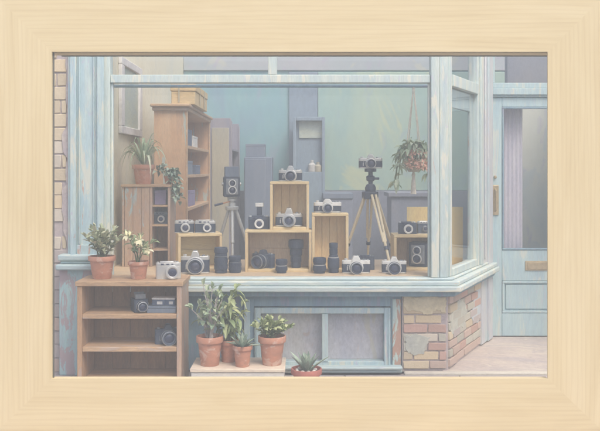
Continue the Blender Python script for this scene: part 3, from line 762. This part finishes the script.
def rangefinder(label, X, Y, z, W, rz=0, hb=.60, top='chrome', body='black', lens=.19, LL=.22, ring='chrome', barrel='chrome', lx=.04, flash=None, group='cameras on display', step=True):
    o = thing('camera', label, 'camera', (X, Y, z), rz, group)
    dp = .26 * W; h = hb * W
    MB().prism(bodyprism(W, dp), .04 * W, h - .19 * W).build('body', body, o, .006 * W)
    MB().prism(bodyprism(W * .995, dp * .98), 0, .04 * W).build('base_plate', top, o, .008 * W)
    MB().prism(bodyprism(W, dp * 1.01), h - .19 * W, h - (.05 * W if step else 0)).build('top_plate', top, o, .014 * W)
    if step:
        MB().box(-.34 * W, .22 * W, -dp * .46, dp * .42, h - .055 * W, h + .005 * W).build('finder_housing', top, o, .02 * W)
    f = MB().box(-.30 * W, -.18 * W, -dp * .53, -dp * .48, h - .14 * W, h - .07 * W).box(.12 * W, .2 * W, -dp * .53, -dp * .48, h - .13 * W, h - .08 * W).box(-.08 * W, .04 * W, -dp * .525, -dp * .48, h - .13 * W, h - .08 * W)
    f.build('finder_window', 'lens', o, .004 * W)
    lensparts(o, W, lens * W, LL * W, (lx * W, h * .40), -dp / 2, ring, barrel)
    MB().lathe([(.06 * W, 0), (.06 * W, .05 * W), (.001, .055 * W)], (.36 * W, 0, h - .05 * W), 'z', 16).build('shutter_dial', ring, o)
    MB().lathe([(.03 * W, 0), (.025 * W, .035 * W), (.001, .035 * W)], (.27 * W, -.03 * W, h - .02 * W), 'z', 12).build('shutter_button', 'chrome', o)
    MB().lathe([(.055 * W, 0), (.055 * W, .04 * W), (.001, .04 * W)], (-.41 * W, 0, h - .05 * W), 'z', 16).build('rewind_knob', ring, o)
    if flash:
        fl = MB().box(-.10 * W, .14 * W, -.07 * W, .07 * W, h + .006 * W, h + .42 * W).build('flash', 'black_metal', o, .02 * W)
        MB().box(-.17 * W, .21 * W, -.12 * W, .10 * W, h + .421 * W, h + .60 * W).build('reflector', 'white', fl, .02 * W)
    return o
def tlr(label, X, Y, z, W, rz=0, hood=True, group='cameras on display', plate='white', body='black', rings='white'):
    o = thing('twin_lens_camera', label, 'camera', (X, Y, z), rz, group)
    dp = .86 * W; h = 1.22 * W
    bx('body', body, o, (-W / 2, W / 2, -dp / 2, dp / 2, .03 * W, h), .04 * W)
    bx('base_plate', 'grey', o, (-W * .46, W * .46, -dp * .46, dp * .46, 0, .029 * W), .008 * W)
    bx('top_plate', 'navy', o, (-W * .49, W * .49, -dp * .49, dp * .49, h + .001, h + .05 * W), .015 * W)
    bx('front_plate', plate if plate != 'white' else 'grey', o, (-.37 * W, .37 * W, -dp / 2 - .05 * W, -dp / 2 - .001, .16 * W, 1.14 * W), .05 * W)
    for c, r in ((.43 * W, .25 * W), (.87 * W, .22 * W)):
        q = MB().lathe([(r, 0), (r, .12 * W), (r * .9, .15 * W), (r * .7, .15 * W), (r * .55, .09 * W)], (0, -dp / 2 - .05 * W, c), '-y', 24).build('lens', 'black_metal', o)
        MB().lathe([(r * .80, .145 * W), (r * .84, .165 * W), (r * 1.06, .15 * W), (r * 1.06, .09 * W)], (0, -dp / 2 - .05 * W, c), '-y', 24, False).build('lens_ring', rings, q)
        MB().lathe([(r * .57, .095 * W), (r * .3, .13 * W), (.001, .135 * W)], (0, -dp / 2 - .05 * W, c), '-y', 20, False).build('glass', 'lens', q)
    for sx in (-1, 1):
        MB().lathe([(.11 * W, 0), (.11 * W, .08 * W * sx), (.09 * W, .1 * W * sx), (.001, .1 * W * sx)], (sx * W / 2, 0, .8 * W), 'x', 16).build('knob', 'chrome', o)
    if hood:
        t = .02 * W; a = W * .42; b = dp * .42; z0 = h + .051 * W; z1 = z0 + .62 * W
        MB().box(-a, a, -b, -b + t, z0, z1).box(-a, a, b - t, b, z0, z1).box(-a, -a + t, -b + t + .0005, b - t - .0005, z0, z1 * .995).box(a - t, a, -b + t + .0005, b - t - .0005, z0, z1 * .995).build('hood', 'slate', o, .006 * W)
    return o
def zb_at(Y, z): return z
def on(pxx, Y): return px(pxx, Y)
def wpx(w, Y): return w * sc(Y)
# on the yellowish crate
Y = YL + .13
rangefinder('small chrome and black rangefinder camera, left of the two on the yellowish crate', on(184.5, Y), Y, ZL + .001, wpx(19.5, Y), R(8), .66, lens=.23, LL=.3)
rangefinder('chrome rangefinder with a pale round lens, right of the two on the yellowish crate', on(205.5, Y), Y - .02, ZL + .001, wpx(20.5, Y), R(4), .64, lens=.20, LL=.16, barrel='white', lx=.1)
# silver compact on the bookcase
Y = -.5 + .09
rangefinder('large silver compact camera on the bookcase top beside the flower pot', on(167, Y), Y + .06, ZB_ + .001, wpx(25, Y), R(10), .70, top='chrome', body='chrome', lens=.27, LL=.22, barrel='chrome', lx=.16)
# before the yellowish crate
Y = .20
slr('big dark reflex camera with a silver prism in front of the yellowish crate', on(195, Y), Y + .02, ZD + .001, wpx(28.5, Y), R(6), .60, .19, lens=.27, LL=.36, prism='chrome')
# crate M contents
Y = YM + .12
slr('black reflex camera turned aside inside the wide low crate', on(263.5, Y), Y, ZD + .023, wpx(24, Y), R(-28), .58, .16, top='navy', base='navy', lens=.28, LL=.4, ring='grey', barrel='black_metal', prism='navy')
Y = YM + .11
rangefinder('camera with a tall flash standing left on the wide low crate', on(259, Y), Y, ZM + .001, wpx(21, Y), 0, .64, top='navy', lens=.22, LL=.2, barrel='white', ring='white', lx=.02, flash=True)
Y = YT + .11
slr('chrome topped reflex camera inside the upright stacked crate', on(289, Y), Y, ZM + .023, wpx(27, Y), 0, .47, .20, lens=.22, LL=.38, barrel='grey')
Y = YT + .12
slr('reflex camera with silver fittings on the very top crate', on(290.5, Y), Y, ZTt + .001, wpx(23.5, Y), 0, .48, .18, lens=.23, LL=.3)
Y = YR + .11
slr('chrome reflex camera with white top on the tall narrow crate', on(327.5, Y), Y, ZR + .001, wpx(27.5, Y), 0, .38, .12, top='white', lens=.17, LL=.28, barrel='navy')
# right front
Y = .22
slr('silver topped reflex camera standing just left of the wooden tripod foot', on(356, Y), Y, ZD + .001, wpx(28, Y), 0, .46, .16, top='white', lens=.22, LL=.3)
Y = .46
rangefinder('plain black camera half hidden behind the silver topped one by the tripod', on(366, Y), Y, ZD + .001, wpx(17, Y), R(-12), .86, top='navy', body='navy', lens=.18, LL=.15, barrel='navy', ring='grey')
Y = .22
slr('silver topped reflex camera just right of the wooden tripod foot', on(394, Y), Y, ZD + .001, wpx(24.5, Y), R(-4), .50, .17, top='white', lens=.26, LL=.36)
Y = YRR + .10
tlr('black twin lens camera without hood inside the right hand crate', on(420.5, Y), Y + .03, ZD + .023, wpx(19, Y), R(-24), False, rings='chrome')
Y = YRR + .12
rangefinder('black rangefinder with a pale lens, left of the two on the right hand crate', on(407.5, Y), Y, ZRR + .001, wpx(18.5, Y), R(-5), .66, top='navy', lens=.24, LL=.2, barrel='white', ring='white')
rangefinder('smaller dark camera next to the corner post on the right hand crate', on(424, Y), Y + .02, ZRR + .001, wpx(13.5, Y), R(12), .95, top='chrome', body='navy', lens=.2, LL=.2, barrel='navy')
# in the low cabinet
Y = YW + .12
rangefinder('dark rangefinder in the middle open shelf of the low weathered cabinet', on(161, Y), Y, ZD + sh_l[1] + .009, wpx(14.5, Y), 0, .82, top='slate', body='navy', lens=.24, LL=.2, barrel='chrome')
# bookcase shelves
Y = YBk + .12
mf = thing('medium_format_camera', 'boxy black waist level camera on the upper shelf of the bookcase', 'camera', (on(140, Y), Y, sk[0] + .001), R(24), 'cameras on display')
a = wpx(14, Y)
bx('body', 'black', mf, (-a * .5, a * .5, -a * .35, a * .75, 0, a * .92), .03 * a)
bx('front_plate', 'navy', mf, (-a * .46, a * .46, -a * .42, -a * .351, .04 * a, a * .88), .03 * a)
lensparts(mf, a, a * .36, a * .5, (0, a * .45), -a * .42, 'chrome', 'black_metal')
hd = MB().box(-a * .36, a * .36, -a * .2, -a * .18, a * .93, a * 1.28).box(-a * .36, a * .36, a * .36, a * .38, a * .93, a * 1.36).box(-a * .36, -a * .34, -a * .179, a * .359, a * .93, a * 1.3).box(a * .34, a * .36, -a * .179, a * .359, a * .93, a * 1.3)
hd.build('finder_hood', 'grey', mf, .004)
MB().lathe([(a * .15, 0), (a * .15, a * .14), (.001, a * .16)], (a * .5, a * .2, a * .45), 'x', 16).build('winding_knob', 'chrome', mf)
bx('film_back', 'navy', mf, (-a * .47, a * .47, a * .752, a * .95, .05 * a, a * .86), .03 * a)
bk_ = thing('flat_box', 'slim blue grey box lying on the upper shelf of the bookcase', 'box', (on(163, Y), Y - .05, sk[0] + .001), R(-2))
w = wpx(29, Y)
bx('body', 'slate', bk_, (-w / 2, w / 2, -.02, .17, 0, .035), .003)
bx('lid', 'slate', bk_, (-w / 2 - .002, w / 2 + .002, -.023, .173, .0355, .05), .003)
for x, ww, l in ((159, 13, 'dark film carton with a white band, left of the two on the slim box'), (170.5, 9.5, 'dark film carton with a white band, right of the two on the slim box')):
    c = thing('film_carton', l, 'box', (on(x, Y), Y - .03, sk[0] + .052), R(-2), 'film cartons on the slim box')
    w = wpx(ww, Y)
    bx('body', 'slate_dark', c, (-w / 2, w / 2, 0, .1, 0, .042), .002)
    bx('lid', 'pale_card', c, (-w / 2 - .001, w / 2 + .001, -.001, .101, .0425, .056), .002)
    bx('band', 'pale_card', c, (-w * .1, w * .32, -.0015, -.0002, .008, .03), 0)
slr('blue black reflex camera on the lower shelf of the bookcase', on(167.5, Y), Y + .02, sk[1] + .001, wpx(26, Y), R(16), .58, .17, top='navy', base='navy', body='navy', lens=.28, LL=.36, ring='grey', barrel='navy', prism='navy')

# ---- loose lenses
def loose(label, X, Y, z, segs, grips, cap=True, mat='black_metal'):
    """segs: list of (radius, height) bottom to top"""
    o = thing('camera_lens', label, 'camera lens', (X, Y, z), 0, 'loose lenses on the display deck')
    prof = []; t = 0
    for r, h in segs:
        prof += [(r * .97, t), (r, t + .003), (r, t + h - .003), (r * .97, t + h)]; t += h
    prof += [(segs[-1][0] * .82, t), (segs[-1][0] * .74, t - .012)]
    MB().lathe(prof, (0, 0, 0), 'z', 28).build('barrel', mat, o)
    MB().lathe([(segs[-1][0] * .74, t - .014), (segs[-1][0] * .4, t - .008), (.001, t - .006)], (0, 0, 0), 'z', 24, False).build('glass', 'lens', o)
    for (a, b, r, m) in grips:
        g = MB()
        n = 30
        vs = []
        for zz in (a, b):
            for k in range(2 * n):
                rr = r * (1.035 if k % 2 else 1.0); q = 2 * PI * k / (2 * n)
                vs.append((rr * math.cos(q), rr * math.sin(q), zz))
        g.add(vs, [(k, (k + 1) % (2 * n), 2 * n + (k + 1) % (2 * n), 2 * n + k) for k in range(2 * n)] + [list(range(2 * n)), list(range(2 * n, 4 * n))])
        g.build('grip_ring' if m != 'chrome' else 'metal_ring', m, o, ang=20)
    return o
def L(label, x, Y, w, h, shape):
    s = sc(Y); w *= s; h *= s; r = w / 2
    X = px(x, Y)
    if shape == 'tall':
        return loose(label, X, Y, ZD + .001, [(r * .93, h * .12), (r, h * .5), (r * .94, h * .16), (r, h * .22)],
                     [(h * .16, h * .34, r * 1.01, 'black'), (h * .4, h * .56, r * 1.01, 'black'), (h * .64, h * .66, r * 1.0, 'grey'), (h * .80, h * .92, r * 1.01, 'black')])
    if shape == 'short':
        return loose(label, X, Y, ZD + .001, [(r * .86, h * .16), (r, h * .34), (r * .92, h * .12), (r * .98, h * .38)],
                     [(h * .2, h * .42, r * 1.01, 'black'), (h * .52, h * .56, r * .94, 'chrome'), (h * .7, h * .9, r * 1.0, 'black')])
    if shape == 'hooded':
        return loose(label, X, Y, ZD + .001, [(r * .66, h * .2), (r * .72, h * .22), (r * .8, h * .26), (r, h * .32)],
                     [(h * .22, h * .38, r * .73, 'black'), (h * .46, h * .64, r * .82, 'black'), (h * .665, h * .69, r * .86, 'grey'), (h * .74, h * .95, r * 1.01, 'black')])
    if shape == 'waisted':
        return loose(label, X, Y, ZD + .001, [(r * .9, h * .14), (r, h * .36), (r * .8, h * .1), (r * .68, h * .24), (r * .76, h * .16)],
                     [(h * .18, h * .44, r * 1.01, 'black'), (h * .5, h * .53, r * .9, 'chrome'), (h * .64, h * .8, r * .7, 'black')])
L('tall ribbed black lens standing right of the yellowish crate', 221, .24, 13, 25.5, 'tall')
L('medium black lens before the left tripod leg', 235, .26, 12.5, 16.5, 'tall')
L('smallest black lens, in front of the wide low crate', 281.5, .24, 11.5, 13.5, 'short')
o_ = L('long hooded black lens wider at its top, inside the wide low crate', 296, YM + .12, 14.5, 28, 'hooded'); o_.location.z = ZD + .023
L('squat black lens before the left side of the tall narrow crate', 319.5, .22, 13, 15.5, 'short')
L('waisted long lens narrower at its top before the tall narrow crate', 333.5, .26, 11.5, 29.5, 'waisted')

# ---- tripods
def tripod(label, X, Y, ztop, legs, mat, headmat, footmat, rr, wood=False, group='tripods'):
    o = thing('tripod', label, 'tripod', (X, Y, ZD), 0, group)
    H_ = ztop - ZD
    hs = .20 if wood else .085
    sp = H_ - hs                          # apex of legs
    if wood:
        MB().lathe([(.046, 0), (.050, .03), (.034, .06), (.020, .065), (.020, .085), (.036, .095), (.038, .13), (.020, .142), (.020, .168), (.052, .172), (.052, .2)], (0, 0, sp), 'z', 20).build('head', headmat, o)
        MB().tube([(.03, -.01, sp + .112), (.075, -.02, sp + .112)], .010, 8).build('lock_knob', headmat, o)
        MB().prism([(-.055, -.05), (.055, -.05), (.075, .05), (-.075, .05)], sp - .07, sp - .001).build('shoulder', headmat, o, .01)
    else:
        MB().lathe([(.03, 0), (.03, .03), (.022, .034), (.022, .05), (.04, .052), (.04, .07), (.028, .074), (.045, .076), (.045, .085)], (0, 0, sp), 'z', 20).build('head', headmat, o)
        MB().lathe([(.02, -.25), (.02, 0)], (0, 0, sp), 'z', 12).build('column', headmat, o)
        MB().lathe([(.055, -.03), (.06, -.02), (.06, .0), (.04, .004)], (0, 0, sp - .001), 'z', 18).build('collar', headmat, o)
        pa = MB().tube([(-.02, -.02, sp + .045), (-.08, -.04, sp + .03)], .006, 8).build('pan_handle', 'orange', o)
        MB().tube([(-.078, -.04, sp + .0305), (-.15, -.06, sp + .012)], [.009, .011], 8).build('grip', 'black', pa)
    for fx, fy in legs:
        top = Vector((fx * .16, fy * .16, sp - .03)); ft = Vector((fx, fy, 0.0))
        d = (ft - top)
        m = MB()
        if wood:
            side = Vector((-fy, fx, 0)).normalized() * .016
            k0 = top + d * .62
            for s in (-1, 1):
                m.tube([top + side * s * 1.2, top + d * .3 + side * s * 1.0, k0 + side * s * .7], [rr * .8, rr * .8, rr * .7], 8)
            m.tube([top + d * .5, ft - d * .03], [rr * .95, rr * .72], 8)
            lg = m.build('leg', mat, o)
            MB().tube([top + d * .68, top + d * .72], [rr * 1.5, rr * 1.5], 10).build('clamp', headmat, lg)
            MB().tube([top + d * .955, ft + Vector((0, 0, .002))], [rr * .9, rr * .5], 8).build('foot', footmat, lg)
        else:
            m.tube([top, top + d * .55], [rr, rr], 10).tube([top + d * .55, ft - d * .02], [rr * .72, rr * .72], 10)
            lg = m.build('leg', mat, o)
            MB().tube([top + d * .53, top + d * .58], [rr * 1.25, rr * 1.25], 10).build('clamp', headmat, lg)
            MB().tube([top + d * .96, ft + Vector((0, 0, .002))], [rr * .9, rr * .9], 8).build('foot', footmat, lg)
    return o
YTL = .78
zt_ = pz(197, YTL)
tripod('silver metal tripod with a short pan handle behind the yellowish crate', px(232, YTL), YTL, zt_, [(-.19, .10), (.02, -.17), (.20, .08)], 'tripod_grey', 'tripod_grey', 'black', .015)
tlr('twin lens camera with its hood raised on the silver tripod', px(231.5, YTL), YTL, zt_ + .001, wpx(16, YTL), R(10), True)
YTR = .66
zt2 = pz(168.5, YTR)
tripod('wooden tripod with cream legs and black head right of the crates', px(370.5, YTR), YTR, zt2, [(-.26, .10), (.0, .30), (.26, .12), (.145, -.38)], 'tripod_wood', 'black_metal', 'black', .014, True)
slr('chrome topped reflex camera mounted on the wooden tripod', px(370.5, YTR), YTR, zt2 + .001, wpx(23.5, YTR), 0, .44, .15, top='chrome', lens=.20, LL=.26)

# ================================================================= plants
def pot(o, r, h, mat='terracotta', soil='soil', rim=.22):
    t = r * .09; rb = r * .68; hr = h * rim
    rr = r * .88
    prof = [(rb * .96, 0), (rb, .004), (rr * .985, h - hr), (r * .985, h - hr + .002), (r, h - hr + .006), (r * 1.0, h - .004), (r * .98, h), (r - t, h), (r - t * 1.2, h - .01), (rr - t, h - hr)]
    MB().lathe(prof, (0, 0, 0), 'z', 36).build('pot', mat, o)
    n = 14
    MB().lathe([(rr - t * .8, h - hr * .55), (rr * .5, h - hr * .35), (.001, h - hr * .3)], (0, 0, 0), 'z', n, False).build('soil', soil, o)
    return h - hr * .4
def rnd_dir(el0, el1):
    a = random.uniform(0, 2 * PI); e = R(random.uniform(el0, el1))
    return Vector((math.cos(a) * math.cos(e), math.sin(a) * math.cos(e), math.sin(e)))
def bush(o, z, rx, top, n_st, n_leaf, LL, LW, mat, stemmat='stem', el=(35, 85), droop=.25, sr=.004, skew=0, ry=None, leafel=(-15, 70)):
    """branching stems from the soil, each dressed with separate leaves"""
    st = MB(); lf = MB(); ry = ry or rx * .8
    ends = []
    for i in range(n_st):
        a = 2 * PI * i / n_st + random.uniform(-.5, .5)
        q = math.sqrt(random.uniform(.04, 1))
        end = Vector((rx * q * math.cos(a) + skew, ry * q * math.sin(a), z + (top - z) * (1 - .50 * q * q) * random.uniform(.72, 1.0)))
        b = Vector((random.uniform(-.15, .15) * rx, random.uniform(-.15, .15) * ry, z - .012))
        mid = b.lerp(end, .5) + Vector((0, 0, (end.z - b.z) * .14))
        st.tube([b, mid, end], [sr, sr * .75, sr * .35], 6)
        ends.append((b, mid, end))
    per = max(1, n_leaf // n_st)
    for b, mid, end in ends:
        for k in range(per):
            t = random.uniform(.25, 1.0)
            p = b.lerp(mid, t * 2) if t < .5 else mid.lerp(end, t * 2 - 1)
            out = Vector((p.x, p.y, 0)) ; out = out.normalized() * .5 if out.length > .001 else Vector()
            d = rnd_dir(*leafel) + out * .6
            s = random.uniform(.6, 1.1)
            lf.leaf(p, d, LL * s, LW * s, droop * random.uniform(.3, 1.4))
        for k in range(3):
            lf.leaf(end, (end - mid).normalized() + rnd_dir(0, 60) * .5, LL * random.uniform(.7, 1), LW * .8, droop * .5)
    st.build('stem', stemmat, o); lf.build('foliage', mat, o, ang=80)
    return ends
def flower(o, p, r, mat, d=None):
    """six petals spread round a facing direction, one part per bloom"""
    d = Vector(d or (random.uniform(-.5, .5), -1, random.uniform(.2, .9))).normalized()
    u = d.orthogonal().normalized(); v = d.cross(u); mb = MB()
    for k in range(6):
        a = 2 * PI * k / 6 + random.uniform(-.2, .2)
        mb.leaf(p, u * math.cos(a) + v * math.sin(a) + d * .35, r * random.uniform(.85, 1.1), r * .6, .1, .1)
    mb.build('flower', mat, o, ang=80)
GP = 'potted plants outside the window'
# bookcase top: sage bush and cream flowers
Y = YBk + .17
s = sc(Y)
o = thing('potted_plant', 'bushy sage green plant in a wide terracotta pot, leftmost on the bookcase', 'plant', (px(102, Y), Y, ZB_ + .001), 0, GP)
z = pot(o, 13.5 * s, 22.5 * s); bush(o, z, 21 * s, 52 * s, 18, 230, 9.5 * s, 5.2 * s, 'sage', el=(20, 85), leafel=(0, 75))
o = thing('flowering_plant', 'cream flowered plant in a small terracotta pot on the bookcase', 'plant', (px(139, Y), Y - .02, ZB_ + .001), 0, GP)
z = pot(o, 10.5 * s, 17.5 * s); e = bush(o, z, 15 * s, 52 * s, 9, 46, 13 * s, 3.6 * s, 'green', droop=.5, leafel=(10, 70))
for b, m_, en in sorted(e, key=lambda q: -q[2].z)[:4]: flower(o, en + Vector((0, -.03, .008)), 7.0 * s, 'petal')
for b, m_, en in e[:3]: flower(o, en + Vector((random.uniform(-.03, .03), -.04, -.03)), 6.5 * s, 'petal')
# plinth pots
Y = YPl + .13; s = sc(Y)
o = thing('potted_plant', 'branching jade plant with pale stems in the largest pot on the plinth', 'plant', (px(210, Y), Y - .01, ZP + .001), 0, GP)
z = pot(o, 13.5 * s, 29 * s)
bush(o, z, 21 * s, 84 * s, 12, 84, 11 * s, 6 * s, 'jade', 'bark', sr=.007, droop=.35, leafel=(-25, 60))
Yb = Y + .13; s2 = sc(Yb)
o = thing('potted_plant', 'tall leafy plant in a half hidden pot behind the others on the plinth', 'plant', (px(229, Yb), Yb - .03, ZP + .001), 0, GP)
z = pot(o, 10 * s2, 22 * s2)
bush(o, z, 19 * s2, 78 * s2, 12, 130, 15 * s2, 5.5 * s2, 'bushy', 'stem', sr=.006, droop=.75, skew=-.01, leafel=(-35, 45))
o = thing('potted_plant', 'small spiky agave in the little pot at the front of the plinth', 'plant', (px(242.5, YPl + .08), YPl + .08, ZP + .001), 0, GP)
s3 = sc(YPl + .08); z = pot(o, 10 * s3, 21 * s3)
def rosette(o, z, n, L0, w, mat, el=(15, 85), thick=.004, name='foliage', curl=.15):
    m = MB()
    for k in range(n):
        a = k * 2.399; t = k / (n - 1)
        e = R(el[0] + (el[1] - el[0]) * t); L_ = L0 * (1 - .25 * t) * random.uniform(.88, 1.08)
        d = Vector((math.cos(a) * math.cos(e), math.sin(a) * math.cos(e), math.sin(e)))
        b = Vector((math.cos(a), math.sin(a), 0)) * w * .5 * (1 - t) + Vector((0, 0, z - .004))
        m.blade([b + d * L_ * q + Vector((0, 0, -curl * L_ * q * q * (1 - t))) for q in (0, .2, .42, .64, .84, 1)], w, .3, thick)
    return m.build(name, mat, o, ang=80)
rosette(o, z, 24, 19 * s3, 4.2 * s3, 'bluegreen')
Y = YPl + .14; s = sc(Y)
o = thing('potted_plant', 'compact yellow green bush in the rightmost pot on the plinth', 'plant', (px(272, Y), Y, ZP + .001), 0, GP)
z = pot(o, 14 * s, 28.5 * s)
bush(o, z, 18.5 * s, 46 * s, 17, 250, 8.5 * s, 5 * s, 'bushy', leafel=(0, 75))
# pot on the ground
Y = -.46; s = sc(Y)
o = thing('potted_plant', 'pointed succulent with white pebbles in a red pot on the pavement', 'plant', (px(306.5, Y), Y, .002), 0, GP)
hp_ = pz(368.5, Y)
z = pot(o, 15.5 * s, hp_, 'terra_old', rim=.3)
rosette(o, z, 17, 25 * s, 5.0 * s, 'bluegreen', (38, 88), .005, curl=.05)
for k in range(14):
    a = random.uniform(0, 2 * PI); q = random.uniform(.45, .72) * 15.5 * s; rb_ = random.uniform(.009, .016)
    MB().lathe([(.001, -rb_ * .7), (rb_ * .8, -rb_ * .4), (rb_, 0), (rb_ * .75, rb_ * .5), (.001, rb_ * .7)], (q * math.cos(a), q * math.sin(a), z + rb_ * .3), 'z', 8, False).build('pebble', 'pebble', o)
# spider plant and ivy on the low cabinet
Y = YW + .14; s = sc(Y)
zc_ = zl + .001
o = thing('spider_plant', 'spider plant with long arching leaves in a terracotta pot on the low cabinet', 'plant', (px(143.5, Y), Y, zc_), 0, 'plants inside the window')
z = pot(o, 11.2 * s, 19.5 * s)
m = MB()
for k in range(26):
    a = k * 2.399 + random.uniform(-.3, .3); t = random.random()
    reach = (13 + 19 * t) * s; up = (38 - 18 * t) * s * random.uniform(.7, 1.05); dn = (4 + 30 * t) * s * random.uniform(.6, 1.1)
    h = Vector((math.cos(a), math.sin(a) * .8, 0))
    pts = []
    for i in range(9):
        q = i / 8
        pts.append(h * reach * (q ** .9) + Vector((0, 0, z + up * math.sin(PI * min(1, q * .62 + 0.0)) * 1.0 - dn * q ** 3)))
    m.blade(pts, 3.0 * s, .22)
m.build('foliage', 'spider', o, ang=80)
o = thing('trailing_plant', 'trailing green ivy in a small pot at the right end of the low cabinet', 'plant', (px(168.5, Y), Y - .01, zc_), 0, 'plants inside the window')
z = pot(o, 4.5 * s, 8 * s)
st = MB(); lf = MB()
for k in range(9):
    a = random.uniform(-PI, PI) if k > 4 else random.uniform(-1.4, .5)
    h = Vector((math.cos(a), math.sin(a) * .6, 0))
    ln = random.uniform(.5, 1.0)
    pts = [Vector((0, 0, z)) + h * (3 + 8.5 * q) * s * (1 if q < 1 else 1) + Vector((0, 0, (16 * q * (1 - q) * 2.4 - 24 * q * q * ln * (1 if h.x > .2 and h.y < .3 else -.25)) * s)) for q in [i / 7 for i in range(8)]]
    st.tube(pts, .003, 5)
    for p in pts[1:]:
        for _ in range(3): lf.leaf(p + Vector((random.uniform(-.01, .01), random.uniform(-.01, .01), random.uniform(-.01, .01))), rnd_dir(-40, 50) + Vector((0, -.3, 0)), 6.0 * s, 4.6 * s, .4)
st.build('stem', 'stem', o); lf.build('foliage', 'bluegreen', o, ang=80)
# hanging planter
Y = .55; s = sc(Y)
zt3 = 2.331; zpot = pz(159, Y)
o = thing('hanging_planter', 'hanging planter of coral flowers and trailing leaves on cream cords by the window corner', 'plant', (px(413.5, Y), Y, zpot))
zk = zt3 - zpot
r = 10 * s
MB().lathe([(.001, -.1 * 0 - 13 * s), (r * .5, -13 * s), (r * .85, -7 * s), (r, 0), (r * .94, 0), (r * .8, -5 * s), (.001, -6 * s)], (0, 0, 0), 'z', 24, False).build('pot', 'khaki', o)
MB().lathe([(r * .9, -1.5 * s), (.001, -1 * s)], (0, 0, 0), 'z', 16, False).build('soil', 'soil', o)
for k in range(4):
    a = .5 + k * PI / 2
    MB().tube([(r * 1.03 * math.cos(a), r * 1.03 * math.sin(a), -2 * s), (r * .56 * math.cos(a), r * .56 * math.sin(a), zk * .47), (.006 * math.cos(a), .006 * math.sin(a), zk - .03), (0, 0, zk)], .005, 6).build('cord', 'cord', o)
MB().tube([(0, 0, zk - .05), (0, 0, zk + .004)], .011, 8).build('knot', 'cord', o)
MB().tube([(0, 0, -12.5 * s), (0.0, 0, -16 * s), (0, 0, -18 * s), (0, 0, -22 * s), (0, 0, -35 * s)], [.006, .018, .012, .018, .026], 10).build('tassel', 'cord', o)
st = MB(); lf = MB()
for k in range(20):
    a = k * 2.399
    h = Vector((math.cos(a), math.sin(a) * .8, 0))
    ln = random.uniform(.0, .7) + (.45 if h.x < -.4 else 0)
    if abs(h.x) < .55: ln = 0
    pts = [h * (2 + (12 + 5 * (h.x < -.3)) * q ** .8) * s + Vector((0, 0, (46 * q * (1 - q) * 1.5 - 24 * q * q * ln) * s)) for q in [i / 6 for i in range(7)]]
    st.tube(pts, .0025, 5)
    for p in pts[1:]:
        for _ in range(2): lf.leaf(p, rnd_dir(-50, 45) + h * .4, 9.0 * s, 4.8 * s, .5)
for k in range(22):
    d = rnd_dir(-35, 55)
    flower(o, Vector((d.x * 10 * s + .012, -abs(d.y) * 8 * s - 9 * s, -3 * s + d.z * 12 * s)), 5.0 * s, 'coral')
st.build('stem', 'stem', o); lf.build('foliage', 'spider', o, ang=80)

# ================================================================= air
hz = bx('haze', 'road', None, (-30, 30, -29, 29.5, -1.3, 4.1), 0)
struct(hz, 'stuff')
hm = bpy.data.materials.new('pale_air'); hm.use_nodes = True
nt = hm.node_tree; nt.nodes.clear()
oo = nt.nodes.new('ShaderNodeOutputMaterial'); pv = nt.nodes.new('ShaderNodeVolumePrincipled')
pv.inputs['Color'].default_value = (.90, .95, .95, 1); pv.inputs['Density'].default_value = .044
nt.links.new(pv.outputs[0], oo.inputs['Volume'])
hz.data.materials.clear(); hz.data.materials.append(hm)

# ================================================================= light, camera, render settings
w = bpy.data.worlds.new('World'); scene.world = w; w.use_nodes = True
nt = w.node_tree
sky = nt.nodes.new('ShaderNodeTexSky'); sky.sky_type = 'NISHITA'; sky.sun_disc = False
EL, AZ = 56, 148        # sun up and behind the viewer's left shoulder
sky.sun_elevation = R(EL); sky.sun_rotation = R(AZ)
sky.air_density = 1.0; sky.dust_density = 5.0; sky.ozone_density = 1.0
nt.links.new(sky.outputs[0], nt.nodes['Background'].inputs['Color'])
nt.nodes['Background'].inputs['Strength'].default_value = .15
sd = bpy.data.lights.new('sun', 'SUN'); sd.energy = 1.15; sd.angle = R(20); sd.color = (1, .95, .87)
so = bpy.data.objects.new('sun', sd); col.objects.link(so)
tosun = Vector((math.sin(R(AZ)) * math.cos(R(EL)), math.cos(R(AZ)) * math.cos(R(EL)), math.sin(R(EL))))
so.rotation_euler = tosun.to_track_quat('Z', 'Y').to_euler()
so.location = (-4, -6, 8)
cam = bpy.data.cameras.new('camera'); co = bpy.data.objects.new('camera', cam); col.objects.link(co)
co.location = (0, CY, CZ); co.rotation_euler = (R(90), 0, 0)
cam.sensor_fit = 'HORIZONTAL'; cam.sensor_width = 36; cam.lens = 36 * F / 600
cam.shift_y = -(215.5 - 170) / 600
cam.clip_end = 200
scene.camera = co
scene.view_settings.view_transform = 'Standard'; scene.view_settings.look = 'None'
scene.view_settings.gamma = 1; scene.view_settings.use_curve_mapping = False
scene.view_settings.exposure = .79
scene.render.engine = 'CYCLES'
cy = scene.cycles
cy.use_denoising = True
try: cy.denoiser = 'OPENIMAGEDENOISE'
except Exception: pass
cy.max_bounces = 8; cy.diffuse_bounces = 5; cy.glossy_bounces = 3; cy.transparent_max_bounces = 16; cy.volume_bounces = 0
cy.use_adaptive_sampling = True
